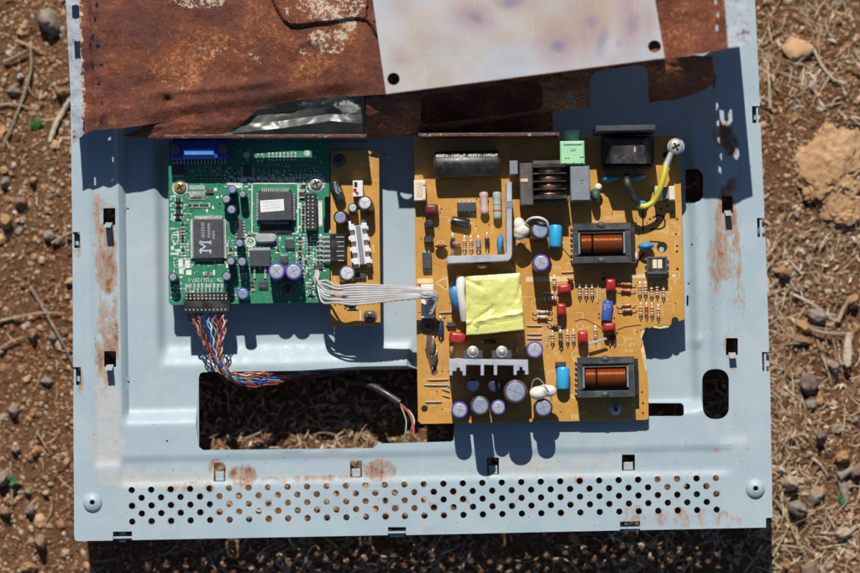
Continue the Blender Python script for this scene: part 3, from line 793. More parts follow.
def inside(P, poly):
    x, y = P[:, 0], P[:, 1]; r_ = np.zeros(len(P), bool); n = len(poly)
    for i in range(n):
        x0, y0 = poly[i]; x1, y1 = poly[(i + 1) % n]
        if y0 == y1: continue
        c = ((y0 > y) != (y1 > y)); r_ ^= c & (x < (x1 - x0) * (y - y0) / (y1 - y0) + x0)
    return r_
RUST = [  # u, v, ru, rv, strength: patches where the paint has rusted
    (105, 300, 13, 110, .36), (106, 262, 14, 34, .52), (106, 322, 14, 40, .46), (108, 352, 12, 26, .34), (104, 218, 16, 46, .34), (100, 430, 14, 34, .12),
    (728, 240, 15, 60, .50), (720, 268, 16, 40, .42), (730, 210, 10, 24, .44), (738, 300, 8, 70, .24), (731, 356, 14, 26, .30), (745, 440, 12, 12, .22), (734, 150, 9, 14, .62), (737, 192, 5, 9, .55),
    (240, 472, 18, 14, .50), (213, 462, 10, 10, .52), (376, 469, 20, 14, .50), (356, 461, 9, 8, .5), (300, 476, 90, 5, .36), (190, 482, 50, 7, .28), (640, 470, 90, 5, .14), (545, 476, 60, 9, .22),
    (676, 522, 70, 12, .34), (727, 526, 14, 10, .32), (600, 510, 30, 14, .18), (130, 535, 50, 9, .2), (627, 517, 20, 12, .30), (716, 455, 14, 4, .34), (770, 480, 6, 80, .16), (762, 240, 6, 30, .2), (400, 530, 60, 7, .2), (79, 375, 6, 16, .45), (79, 240, 6, 14, .45)]
BAND = [  # u0, u1, v0, v1, strength: residue with straight borders
    (94, 118, 196, 300, .40), (94, 118, 318, 356, .50), (95, 112, 300, 400, .34), (718, 736, 214, 262, .46), (712, 742, 246, 288, .42), (726, 740, 280, 350, .30), (714, 742, 118, 165, .30), (722, 736, 128, 152, .62), (730, 738, 182, 198, .58)]
BANDM = [(94, 120, 380, 450, .42), (122, 214, 462, 484, .42), (213, 700, 466, 482, .24), (500, 570, 458, 476, .36)]
def band(L, u, v):
    m = 0
    for (a, b_, c, d, s_) in L:
        q = 4 * noise.noise(Vector((u * .09, v * .09, a)))
        f = min(u - a, b_ - u) + q * .6; g = min(v - c, d - v) + q * 2
        if f > -2 and g > -6: m = max(m, s_ * ss(-2, 1.5, f) * ss(-6, 6, g))
    return m
MUD = [(104, 405, 16, 70, .4), (150, 474, 70, 10, .42), (300, 470, 250, 12, .26), (105, 440, 22, 40, .42), (560, 470, 110, 16, .34), (740, 445, 22, 14, .3), (560, 500, 60, 40, .2), (726, 330, 26, 120, .22), (430, 520, 360, 16, .12), (180, 358, 60, 8, .12), (515, 466, 40, 12, .4)]
def blob(L, u, v):
    m = 0
    for (x, y, a, b_, s_) in L:
        d = ((u - x) / a) ** 2 + ((v - y) / b_) ** 2
        if d < 1: m = max(m, s_ * min(1, (1 - d) * 2.2))
    return m
panel = thing('metal_panel', 'pale blue grey steel back panel of a screen, rust stained and perforated along one edge', 'metal panel', (0, 0, 36))
_rr = random.Random(21)
PERF = {}
for h in HOLES_UV[len(HOLES):]: 
    cu, cv = sum(p[0] for p in h) / 12, sum(p[1] for p in h) / 12; PERF.setdefault((int(cu // 20), int(cv // 20)), []).append((cu, cv, _rr.choice((0, .1, .2, .3, .36, .42))))
def rim_rust(u, v):
    "rust creeping from the cut edges of some of the small holes"
    if v < 470: return 0
    k = (int(u // 20), int(v // 20))
    for a in (-1, 0, 1):
        for b_ in (-1, 0, 1):
            for (x, y, s_) in PERF.get((k[0] + a, k[1] + b_), ()):
                if (u - x) ** 2 + (v - y) ** 2 < 12.5: return s_
    return 0
def build_panel():
    V, F = cdt_sheet(densify([UV(*p) for p in OUT], 6), HOLES_UV, 3.2)
    mb = MB(); mb.v = []
    ru = []; mu = []
    for u, v in V:
        x, y = XY(u, v); mb.v.append(Vector((x, y, panel_z(u, v)))); ru.append(max(blob(RUST, u, v), band(BAND, u, v), rim_rust(u, v))); mu.append(max(blob(MUD, u, v), band(BANDM, u, v)))
    A = np.array([[p.x, p.y] for p in mb.v]); t = A[F]
    ar = (t[:, 1, 0] - t[:, 0, 0]) * (t[:, 2, 1] - t[:, 0, 1]) - (t[:, 2, 0] - t[:, 0, 0]) * (t[:, 1, 1] - t[:, 0, 1])
    F2 = F.copy(); F2[ar < 0] = F[ar < 0][:, ::-1]
    mb.f = [tuple(f) for f in F2.tolist()]; mb.mi = [0] * len(mb.f); mb.attr = {'rust': ru, 'mud': mu}
    mb.thicken(.9).build('sheet', m_chas, panel, True)
    # edge flange hanging under the rim
    e = MB()
    for a, b_ in (((68.5, -60), (75.6, 539)), ((76, 539.3), (764, 526.3)), ((771.3, 517), (753, -60))):
        p, q = at(a[0], a[1], 36), at(b_[0], b_[1], 36); d = (q - p).normalized(); nn = Vector((-d.y, d.x, 0)) * 1.0
        e.add([(p.x, p.y, 20), (q.x, q.y, 20), (q.x, q.y, 34.9), (p.x, p.y, 34.9), (p.x + nn.x, p.y + nn.y, 20), (q.x + nn.x, q.y + nn.y, 20), (q.x + nn.x, q.y + nn.y, 34.9), (p.x + nn.x, p.y + nn.y, 34.9)],
              [(0, 1, 2, 3), (7, 6, 5, 4), (4, 5, 1, 0), (3, 2, 6, 7), (0, 3, 7, 4), (1, 5, 6, 2)])
    e.attr = {'rust': [.2] * len(e.v), 'mud': [.2] * len(e.v)}
    e.build('edge_flange', m_chas, panel)
    for (x, y, w_, h_, l) in TABS:
        t = MB(); z = panel_z(*UV(x, y))
        if l:      # tongue bent up out of its slot, leaning towards the bottom of the picture
            a = at(x, y + h_ * .42, z); k = w_ * .29 * S_
            y2 = a.y - 1.0; zt = z + l * .34
            vs = []
            for (yy, zz) in ((a.y + .6, z - .8), (a.y, z + 1.2), (y2 - .6, zt)):
                vs += [(a.x - k, yy, zz), (a.x + k, yy, zz), (a.x + k, yy - .8, zz), (a.x - k, yy - .8, zz)]
            fs = []
            for r_ in range(2): fs += [(r_ * 4 + i, r_ * 4 + (i + 1) % 4, r_ * 4 + 4 + (i + 1) % 4, r_ * 4 + 4 + i) for i in range(4)]
            t.add(vs, fs + [(3, 2, 1, 0), (8, 9, 10, 11)])
        else:      # tongue pressed down into the slot
            a = at(x, y, z); k = w_ * .36 * S_; h2 = h_ * .5 * S_
            t.box(a.x - k, a.x + k, a.y - h2 * .95, a.y + h2 * .05, z - 2.6, z - 1.4, .3)
            t.box(a.x - k, a.x + k, a.y - h2 * .95, a.y - h2 * .70, z - 1.4, z - .6, .2)
        t.attr = {'rust': [.3] * len(t.v), 'mud': [.1] * len(t.v)}
        t.build('clip_tab', m_chas, panel)
    for (x, y) in ((76, 240), (77, 376), (761, 228), (766, 361), (756.5, 114.5), (122.5, 536), (397, 531.5), (630, 526)):
        t = MB(); a = at(x, y, 30); side = abs(a.x) > 150
        if side: t.box(a.x - 1.5, a.x + 1.7, a.y - 3.0, a.y + 3.0, 28, 31.5, .4)
        else: t.box(a.x - 3.6, a.x + 3.6, a.y - 2.6, a.y + .6, 28, 31.5, .4)
        t.attr = {'rust': [.15] * len(t.v), 'mud': [.1] * len(t.v)}
        t.build('clip_tab', m_chas, panel)
    for (x, y) in ((92.5, 502.5), (755.5, 488.5)):
        t = MB(); a = at(x, y, 37); z = panel_z(*UV(x, y))
        t.M = Matrix.Translation((a.x, a.y, z))
        pr = [(4.8, -.2)] + [(4.8 * math.cos(q), 2.6 * math.sin(q)) for q in [i * math.pi / 16 for i in range(1, 7)]] + [(1.6, 2.55), (1.25, 2.3), (1.2, .3)]
        t.lathe(pr, 28); t.attr = {'rust': [.1] * len(t.v), 'mud': [.15] * len(t.v)}
        b_ = t.build('screw_boss', m_chas, panel, True)
        h = MB(); h.cyl(1.22, z + .3, z + .5, 14, a.x, a.y); h.build('screw_hole', m_hole, b_)
build_panel()
for (x, y) in ((84, 528), (756, 516), (82, -45), (742, -45)):      # bent corners the panel stands on
    m = MB(); a = at(x, y, 30); m.box(a.x - 3, a.x + 3, a.y - 1, a.y + 1, -8, 30, .3); m.box(a.x - (3 if x < 400 else -1), a.x + (-1 if x < 400 else 3), a.y - 3, a.y - 1, -8, 30, .3)
    m.attr = {'rust': [.3] * len(m.v), 'mud': [.2] * len(m.v)}; m.build('corner_foot', m_chas, panel)
# upright connector brackets of the panel: thin plates with openings, seen edge on
def bracket(x0, x1, py, zb, zt, gaps, name='connector_bracket'):
    a = at(x0, py, zt); b_ = at(x1, py - (x1 - x0) * .003, zt); mb = MB()
    d = (b_ - a); L = d.length; d.normalize(); ang = math.atan2(d.y, d.x)
    mb.M = Matrix.Translation((a.x, a.y, 0)) @ Matrix.Rotation(ang, 4, 'Z')
    k = sc(zt)
    xs = sorted({0, L} | {(g[0] - x0) * k for g in gaps} | {(g[1] - x0) * k for g in gaps})
    for p, q in zip(xs[:-1], xs[1:]):
        m = (p + q) / 2; zz = zb
        for g in sorted([g for g in gaps if (g[0] - x0) * k < m < (g[1] - x0) * k], key=lambda g: g[2]):
            if g[2] > zz: mb.box(p, q, -.5, .5, zz, g[2])
            zz = g[3]
        if zt > zz: mb.box(p, q, -.5, .5, zz, zt)
    mb.box(-.2, L + .2, -.9, .5, zt, zt + .7, .2)
    o = mb.build(name, m_bracket, panel); return o, a, ang, L
ZG = 41.6
bo, ba, bang, bL = bracket(165, 366, 136.0, 27, 61.5, [(250, 309, ZG + 3.2, ZG + 9.8), (181, 214, ZG + 15.6, ZG + 18.4)])
def edge_rust(ba, bang, L, z, par):
    m = MB(); m.M = Matrix.Translation((ba.x, ba.y, 0)) @ Matrix.Rotation(bang, 4, 'Z')
    n = 60; r_ = random.Random(int(L)); vs = []; 
    for i in range(n + 1):
        x = L * i / n; w_ = .55 + .25 * r_.random()
        vs += [(x, -w_ - .35, z), (x, w_ - .5, z), (x, -w_ - .35, z + .5), (x, w_ - .5, z + .5 + .2 * r_.random())]
    fs = []
    for i in range(n):
        o = i * 4; fs += [(o + 2, o + 6, o + 7, o + 3), (o, o + 4, o + 6, o + 2), (o + 3, o + 7, o + 5, o + 1)]
    m.add(vs, fs); m.attr = {'pale': [.45 if r_.random() > .4 else .3 for _ in m.v], 'orange': [.1] * len(m.v)}
    m.build('rusty_rim', m_rust, par)
edge_rust(ba, bang, bL, 62.25, bo)
g2 = []
for i in range(13):
    x = 441 + i * 9.6
    if i < 12: g2.append((x, x + 3.2, ZG + 16.0, ZG + 17.4))
for i in range(7):
    x = 434 + i * 9.5; g2.append((x + 4, x + 7.2, ZG + 11.6, ZG + 13.0))
bo2, ba2, ba2g, bL2 = bracket(419, 559, 134.3, 27, 60.2, g2)
edge_rust(ba2, ba2g, bL2, 60.95, bo2)
# ------------------------------------------------------------------ the bent-back rusty cover and the pale plate lying on it
EDGE = [(73, 143, 58), (86, 133, 61), (95, 130, 63), (120, 128.5, 61), (165, 122, 59), (215, 114.5, 58), (250, 110.5, 57), (285, 106.5, 57), (300, 101.5, 58), (330, 98, 61), (365, 95.5, 67),
        (400, 93.5, 72), (440, 88.5, 73.5), (500, 81, 76), (560, 73.5, 79), (620, 65.5, 83), (665, 59.5, 87), (700, 54, 97), (718, 50.5, 103), (727, 48, 107), (751, 45, 105)]
TOP = [(62, 52), (80, 55), (86, 57), (100, 56), (160, 55), (210, 55), (245, 56), (285, 57), (300, 58), (330, 60), (365, 64), (400, 69), (440, 72), (500, 76), (560, 80), (620, 84), (665, 88), (700, 90), (712, 90), (717, 90), (737, 86)]
PYT = -75.0
SLIT = [(268, -12), (276, 8), (283, 20), (290, 25), (300, 24.5), (330, 21), (355, 17.5), (365, 19), (371, 25), (376, 35)]
def lerp_row(x, rows):
    for a, b_ in zip(rows[:-1], rows[1:]):
        if x <= b_[0]:
            t = (x - a[0]) / (b_[0] - a[0]); return [p + (q - p) * t for p, q in zip(a, b_)]
    return list(rows[-1])
def lid_point(s, t):
    "s = pixel column at the free edge, t = 0 at the free edge, 1 at the far edge"
    e = lerp_row(s, EDGE); i = [r_[0] for r_ in EDGE]
    tp = lerp_row(s, [(r_[0], q[0], q[1]) for r_, q in zip(EDGE, TOP)])
    x = e[0] + (tp[1] - e[0]) * t; y = e[1] + (PYT - e[1]) * t; z = e[2] + (tp[2] - e[2]) * t
    d = (y - e[1]) * -1                                     # pixels up from the free edge
    z += 1.5 * noise.noise(Vector((x * .018, y * .018, 2))) + .8 * noise.noise(Vector((x * .05, y * .05, 5))) + .25 * noise.noise(Vector((x * .15, y * .15, 6)))
    if s < 140: z += .9 * noise.noise(Vector((x * .09, y * .09, 15))) * (1 - ss(100, 140, s)) - 1.6 * math.exp(-((s - 93) / 4) ** 2)
    if 135 < s < 380: z -= 3.2 * (1 - ss(0, 15, d)) * ss(135, 170, s) * (1 - ss(340, 380, s))
    # ridge across the left half, emboss, dents, crease at the flanges
    if 140 < x < 300: z += 1.5 * math.exp(-((y - (93 - (x - 150) * .09)) / 5) ** 2) * ss(140, 165, x) * (1 - ss(260, 300, x))
    r_ = math.hypot(x - 312, (y - 58) * 1.05)
    z += 1.1 * math.exp(-((r_ - 18) / 3.5) ** 2) * (1 if y < 60 else .5)
    r_ = math.hypot(x - 168, y - 101); z -= 2.4 * math.exp(-(r_ / 4.5) ** 2)
    for (x0, y0, r0, h_) in ((140, 45, 40, 1.2), (230, 70, 30, -1.2), (255, 20, 34, 1.0), (190, 20, 28, -.8), (695, 28, 20, -1.6)):
        z += h_ * math.exp(-((x - x0) ** 2 + (y - y0) ** 2) / r0 ** 2)
    # raised tongue bounded by the slit line: step along it
    best = None
    if 262 < x < 380 and y < 45:
        for a, b_ in zip(SLIT[:-1], SLIT[1:]):
            dx, dy = b_[0] - a[0], b_[1] - a[1]; q = ((x - a[0]) * dx + (y - a[1]) * dy) / (dx * dx + dy * dy)
            if -0.02 <= q <= 1.02:
                sd = ((x - a[0]) * dy - (y - a[1]) * dx) / math.hypot(dx, dy)      # positive above / right of the line
                if best is None or abs(sd) < abs(best): best = sd
        if best is not None: z += 2.6 * ss(-.9, .9, best) * (1 - ss(4, 40, best)) - .6 * (1 - ss(-10, 0, best)) * 0
    return x, y, z
cover = thing('rusty_cover', 'heavily rusted brown steel cover bent up over the circuit boards', 'metal sheet', (0, 100, 60))
def in_poly(p, poly):
    r_ = False
    for i in range(len(poly)):
        (x0, y0), (x1, y1) = poly[i - 1], poly[i]
        if (y0 > p[1]) != (y1 > p[1]) and p[0] < (x1 - x0) * (p[1] - y0) / (y1 - y0) + x0: r_ = not r_
    return r_
def ell(cx, cy, a, b_, rot=0):
    return [(cx + a * math.cos(q) * math.cos(R(rot)) - b_ * math.sin(q) * math.sin(R(rot)), cy + a * math.cos(q) * math.sin(R(rot)) + b_ * math.sin(q) * math.cos(R(rot))) for q in [i * math.pi / 6 for i in range(12)]]
SLOTS = [rpx(76.5, 50, 8, 18, 1), rpx(75.5, 12, 7, 14, 2), ell(93, 37, 1.2, 3.6, 8), ell(90, 46, 1.2, 3.0, 5), ell(92.5, 66, 1.3, 3.4, -20), ell(101, 122.5, 1.8, 1.8), ell(98, 46, 2.2, 2.2), ell(101.5, 65, 2, 2), ell(95, 20, 1.2, 3.2), ell(97, 5, 1.2, 3.2), ell(99, 84, 1.2, 2.8), ell(102, 104, 1.2, 2.8),
         rpx(83.5, 127, 1.6, 11, .6), ell(734, 10, 2.8, 5.2), ell(717, 28, 1.2, 3.6), ell(718, 15, 1.2, 3.4), ell(716, 2, 1.2, 3.4), ell(715, -12, 1.2, 3.4), ell(714, -26, 1.2, 3.4)]
def shadow_px(p, z0=36):
    "photograph pixel where the sun drops the shadow of world point p on the height z0"
    k = (p.z - z0) / SUNV.z; q = Vector((p.x - SUNV.x * k, p.y - SUNV.y * k, z0))
    d = q - _cp; t = d.dot(_fw); f = LENS / SENS * WPX
    return (WPX / 2 + d.dot(_rt) / t * f, HPX / 2 - d.dot(_up) / t * f)
UMARK = [(720, 112), (724, 112), (724, 121), (726.5, 124.5), (729, 121), (728.5, 111), (732.5, 111), (733, 122), (730, 127.5), (726.5, 128.5), (722.5, 127), (720.3, 122)]
UMARK += []
def build_cover():
    cols = list(np.arange(73, 751.01, 1.5)); rows = list(np.linspace(0, 1, 150))
    mb = MB(); pale = []; orng = []; P2 = []
    for t in rows:
        for s in cols:
            x, y, z = lid_point(s, t); p = at(x, y, z); mb.v.append(p); P2.append((x, y, p))
            k = 0.0
            if s < 87: k = .57 - .14 * ss(81, 87, s)
            elif s > 728: k = .555
            else:
                for (x0, y0, a, b_, v) in ((330, 2, 50, 28, .48), (328, 38, 28, 14, .50), (332, 45, 20, 12, .50), (312, 50, 24, 8, .45), (200, 0, 36, 12, .50), (212, 52, 22, 11, .43), (248, 58, 26, 16, .41), (348, 24, 12, 10, .48), (300, 12, 20, 24, .44), (172, 85, 18, 10, .42), (250, 40, 90, 50, .33), (350, 90, 14, 8, .4), (280, 90, 60, 14, .35)):
                    d = ((x - x0) / a) ** 2 + ((y - y0) / b_) ** 2
                    if d < 1: k = max(k, v * min(1, (1 - d) * 2))
            pale.append(k)
            o = .42 * math.exp(-(((x - 112) / 14) ** 2 + ((y - 124) / 9) ** 2)) + .40 * math.exp(-(((x - 713) / 9) ** 2 + ((y - 25) / 45) ** 2)) + .22 * math.exp(-(((x - 320) / 50) ** 2 + ((y - 85) / 16) ** 2)) + .3 * math.exp(-(((x - 97) / 4) ** 2))
            orng.append(o)
    nx = len(cols)
    for j in range(len(rows) - 1):
        for i in range(nx - 1):
            q = (j * nx + i, j * nx + i + 1, (j + 1) * nx + i + 1, (j + 1) * nx + i)
            cx = sum(P2[k][0] for k in q) / 4; cy = sum(P2[k][1] for k in q) / 4
            if (cx < 105 or cx > 705) and any(abs(cx - s_[0][0]) < 20 and abs(cy - s_[0][1]) < 25 and in_poly((cx, cy), s_) for s_ in SLOTS): continue
            if cx > 680 and cy < 10:
                pc = sum((P2[k][2] for k in q), Vector()) / 4
                if in_poly(shadow_px(pc, 35.3), UMARK): continue
            mb.f.append(q); mb.mi.append(0)
    mb.attr = {'pale': pale, 'orange': orng}
    used = sorted({i for f in mb.f for i in f}); ix = {a: b_ for b_, a in enumerate(used)}
    mb.v = [mb.v[i] for i in used]; mb.f = [tuple(ix[i] for i in f) for f in mb.f]
    for k in mb.attr: mb.attr[k] = [mb.attr[k][i] for i in used]
    mb.thicken(.7).build('sheet', m_rust, cover, True)
build_cover()
def ruled(name, rows, mat, par, bulge=0, n=60, m=14, wob=.5, pale=None, holes=(), thick=.0006, seed=1):
    "sheet running through rows of (pixel x, pixel y, height)"
    g = []
    for r_ in rows:
        L = [0]
        for a, b_ in zip(r_[:-1], r_[1:]): L.append(L[-1] + math.hypot(b_[0] - a[0], b_[1] - a[1]))
        out = []
        for i in range(n + 1):
            d = L[-1] * i / n
            for k in range(len(r_) - 1):
                if d <= L[k + 1] + 1e-6:
                    t = (d - L[k]) / max(1e-6, L[k + 1] - L[k]); out.append(Vector(r_[k]).lerp(Vector(r_[k + 1]), t)); break
        g.append(out)
    mb = MB(); P2 = []
    for j in range(m + 1):
        f = j / m * (len(g) - 1); k = min(int(f), len(g) - 2); t = f - k
        for i in range(n + 1):
            p = g[k][i].lerp(g[k + 1][i], t)
            p.z += bulge * math.sin(math.pi * j / m) + wob * (noise.noise(Vector((p.x * .05, p.y * .09, seed))) + .5 * noise.noise(Vector((p.x * .14, p.y * .2, seed + 3))))
            P2.append(p); mb.v.append(at(p.x, p.y, p.z))
    for j in range(m):
        for i in range(n):
            q = (j * (n + 1) + i, j * (n + 1) + i + 1, (j + 1) * (n + 1) + i + 1, (j + 1) * (n + 1) + i)
            cx = sum(P2[k].x for k in q) / 4; cy = sum(P2[k].y for k in q) / 4
            if any(in_poly((cx, cy), h) for h in holes): continue
            mb.f.append(q); mb.mi.append(0)
    mb.attr = {'pale': [(pale(p.x, p.y) if pale else 0) for p in P2], 'orange': [.05] * len(P2)}
    if (mb.v[mb.f[0][1]] - mb.v[mb.f[0][0]]).cross(mb.v[mb.f[0][3]] - mb.v[mb.f[0][0]]).z < 0: mb.f = [f[::-1] for f in mb.f]
    used = sorted({i for f in mb.f for i in f}); ix = {a: b_ for b_, a in enumerate(used)}
    mb.v = [mb.v[i] for i in used]; mb.f = [tuple(ix[i] for i in f) for f in mb.f]
    for k in mb.attr: mb.attr[k] = [mb.attr[k][i] for i in used]
    return mb.thicken(thick * 1000).build(name, mat, par, True)
ruled('folded_lip', [[(158, 120, 56), (215, 112, 56), (240, 110, 55.5), (258, 109, 54)], [(140, 128, 56), (200, 124, 55.6), (232, 121, 55), (248, 118, 54)], [(122, 136, 54.5), (165, 138.5, 54), (205, 138, 54), (222, 134, 53.6), (238, 127, 53)]],
      m_rust, cover, .6, 80, 16, 1.0, lambda x, y: .42 * math.exp(-(((x - 165) / 26) ** 2 + ((y - 132) / 5) ** 2)), (), seed=3)
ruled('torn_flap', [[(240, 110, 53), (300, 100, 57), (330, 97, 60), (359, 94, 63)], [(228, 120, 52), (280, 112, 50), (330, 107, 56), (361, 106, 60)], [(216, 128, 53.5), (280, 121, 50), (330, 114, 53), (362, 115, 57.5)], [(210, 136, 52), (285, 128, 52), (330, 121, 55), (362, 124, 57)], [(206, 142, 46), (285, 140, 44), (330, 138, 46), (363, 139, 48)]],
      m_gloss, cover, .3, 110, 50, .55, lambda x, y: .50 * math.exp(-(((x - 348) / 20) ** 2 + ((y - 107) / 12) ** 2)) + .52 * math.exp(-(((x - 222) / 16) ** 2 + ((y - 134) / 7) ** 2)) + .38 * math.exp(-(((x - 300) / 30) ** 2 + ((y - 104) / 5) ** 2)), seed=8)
ruled('apron', [[(366, 94, 65), (400, 92.5, 70.5), (500, 80.5, 74.5), (620, 65, 81.5), (690, 56, 92), (712, 56, 97)], [(366, 112, 58), (418, 112, 63), (500, 101, 67), (620, 84, 73), (700, 76, 83), (714, 70, 88)], [(366, 139, 48), (390, 137.5, 50), (417, 133, 55), (440, 131, 55), (480, 122, 58), (545, 112.5, 60), (570, 108, 61), (590, 107.5, 62), (620, 103, 64), (648, 103.5, 66), (660, 100.5, 68), (675, 100, 70), (690, 95.5, 73), (704, 90, 77), (715, 83, 79)]],
      m_rustp, cover, 2.2, 380, 80, 1.1, None, [[(421, 99), (424, 95), (532, 80.5), (538, 82), (541.5, 87), (543, 104), (541, 108), (536, 110.5), (480, 118), (425, 124.5), (421, 122)], [(590, 82), (591.5, 76), (596, 72), (606, 69.5), (636, 65.5), (643, 66), (647, 70), (648, 78), (650, 120), (591, 120)], ell(570, 99, 3.6, 3.6)], seed=5)
ruled('shade_sheet', [[(364, 96, 56), (415, 94, 56), (480, 86, 58), (551, 74, 60)], [(366, 138, 46), (415, 135, 45), (480, 133.5, 45), (553, 131, 45)]], m_rustp, cover, 0, 60, 14, .6, None, seed=9)  # added dark brown sheet standing in for the deep shade behind the apron
ruled('curled_strip', [[(700, 60, 88), (710, 66, 88), (716, 76, 85)], [(705, 80, 80), (711, 84, 79), (715, 90, 77)]], m_rustp, cover, .5, 12, 8, .3, None, seed=12)

def build_plate():
    qd = [(362, -75, 76), (386, 94, 76.6), (665, 58, 88.5), (642, -75, 89)]
    t_ = thing('stained_plate', 'pale heat stained metal plate with two round holes lying on the rusty cover', 'metal plate', tuple(at(515, 30, 90)))
    out = [(x, y) for x, y, z in qd]
    def zz(x, y):
        # height: bilinear in the plate's own corners
        t = (y + 75) / 160; l = 76 + (76.6 - 76) * t; r_ = 89 + (88.5 - 89) * t; s_ = (x - 374) / 280
        return l + (r_ - l) * s_ + 1.6 * math.sin(math.pi * max(0, min(1, s_))) + 1.0 * noise.noise(Vector((x * .014, y * .014, 9))) + .8
    V, F = cdt_sheet(densify(out, 2.6), [ell(393.5, 79, 6.3, 6.3), ell(654.5, 46.5, 6.6, 6.2)], 2.6)
    mb = MB(); mb.v = [at(x, y, zz(x, y)) for x, y in V]
    A = np.array([[p.x, p.y] for p in mb.v]); t = A[F]
    ar = (t[:, 1, 0] - t[:, 0, 0]) * (t[:, 2, 1] - t[:, 0, 1]) - (t[:, 2, 0] - t[:, 0, 0]) * (t[:, 1, 1] - t[:, 0, 1])
    F2 = F.copy(); F2[ar < 0] = F[ar < 0][:, ::-1]
    mb.f = [tuple(f) for f in F2.tolist()]; mb.mi = [0] * len(mb.f)
    def spots(L, x, y):
        q = Vector((x * .03, y * .03, 2)); x += 6 * noise.noise(q) + 2 * noise.noise(q * 5); y += 6 * noise.noise(q + Vector((9, 4, 0))) + 2 * noise.noise(q * 5 + Vector((3, 3, 3))); v = 0
        for (x0, y0, a, b_, s_) in L: v = max(v, s_ * math.exp(-(((x - x0) / a) ** 2 + ((y - y0) / b_) ** 2)))
        return v
    PK = [(472, 15, 30, 18, .95), (402, 55, 18, 14, .55), (514, 2, 34, 12, .7), (560, 46, 30, 28, .85), (590, 30, 24, 44, .8), (628, 22, 20, 36, .95), (610, 60, 14, 10, .5), (400, 5, 14, 20, .5), (440, 40, 40, 16, .4), (520, 60, 40, 10, .35), (575, 10, 14, 20, .5), (645, 20, 10, 30, .7)]
    BL = [(473, 16, 8, 5, .9), (512, 3, 14, 6, .95), (559, 47, 8, 7, 1.0), (591, 20, 9, 9, .7), (603, 40, 6, 20, .8), (632, 22, 10, 16, .65), (440, 50, 14, 40, .32), (535, 20, 20, 26, .34), (618, 44, 5, 8, .5), (403, 60, 9, 6, .4)]
    WA = [(505, 38, 26, 12, .6), (560, 30, 60, 20, .5), (600, 10, 18, 30, .7), (420, 20, 30, 30, .45), (450, -20, 60, 30, .6), (520, -20, 60, 20, .5), (470, 70, 14, 12, .3)]
    mb.attr = {'pink': [spots(PK, x, y) for x, y in V], 'blue': [spots(BL, x, y) for x, y in V], 'warm': [spots(WA, x, y) for x, y in V]}
    mb.thicken(.8).build('sheet', m_plate, t_, True)
    e = MB()      # rusty rim along the free edge
    P = [at(386 + (665 - 386) * i / 40, 94 - 36 * i / 40, zz(386 + 279 * i / 40, 94 - 36 * i / 40) - .62) for i in range(41)]
    e.tube(P, .62, 8); e.attr = {'pale': [.2] * len(e.v), 'orange': [.4] * len(e.v)}; e.build('rusty_rim', m_rust, t_)
build_plate()
# ------------------------------------------------------------------ component builders shared by the boards
def frame(px, py, z0, h, lean=(0, 0)):
    "matrix of an upright part whose top centre shows at px, py; base on z0"
    c = at(px, py, z0 + h); base = Vector((c.x - lean[0], c.y - lean[1], z0))
    ax = Vector((lean[0], lean[1], h)).normalized()
    return Matrix.Translation(base) @ Vector((0, 0, 1)).rotation_difference(ax).to_matrix().to_4x4()
def ecap(bd, z0, px, py, rpx_, h, sleeve, top=None, lean=(0, 0), name='capacitor', label=None, score=3, rot=0, txt=None):
    k = sc(z0 + h); r_ = rpx_ * k; M_ = frame(px, py, z0, h, lean)
    mb = MB(); mb.M = M_; g = min(.5, r_ * .16)
    mb.lathe([(r_ * .93, 0), (r_, g), (r_, h - g * 1.6), (r_ * .97, h - g * .6), (r_ * .90, h), (r_ * .80, h + .02), (r_ * .77, h - .25)], 26)
    o = mb.build(name, sleeve, bd, True, label)
    t = MB(); t.M = M_; rt = r_ * .78
    t.lathe([(rt, h - .5), (rt, h - .18), (rt * .9, h - .08), (rt * .5, h - .05)], 22)
    t.k = 1
    for q in range(score):
        a = rot + math.pi * 2 * q / score if score == 3 else rot + math.pi * q / score
        c, s_ = math.cos(a), math.sin(a); w_ = rt * .04; L = rt * .82
        L0 = 0 if score == 3 else -L
        t.add([(L0 * c + w_ * s_, L0 * s_ - w_ * c, h + .01), (L * c + w_ * s_, L * s_ - w_ * c, h + .01), (L * c - w_ * s_, L * s_ + w_ * c, h + .01), (L0 * c - w_ * s_, L0 * s_ + w_ * c, h + .01)], [(0, 1, 2, 3)])
    t.build('vent_top', [top or m_can, m_score], o, False)
    if txt:
        w_ = MB(); vs, fs = text_shape(txt); sz = r_ * .42
        xs = [v[0] for v in vs]; span = max(xs) - min(xs); out = []
        for v in vs:      # lettering wrapped round the shoulder of the sleeve
            a = R(75) - v[0] * sz / (r_ * .9); rr = r_ * .88 + v[1] * sz * .22; out.append((rr * math.cos(a), rr * math.sin(a), h + .06))
        w_.M = M_; w_.add(out, fs); w_.build('lettering', m_chiptx, o)
    return o
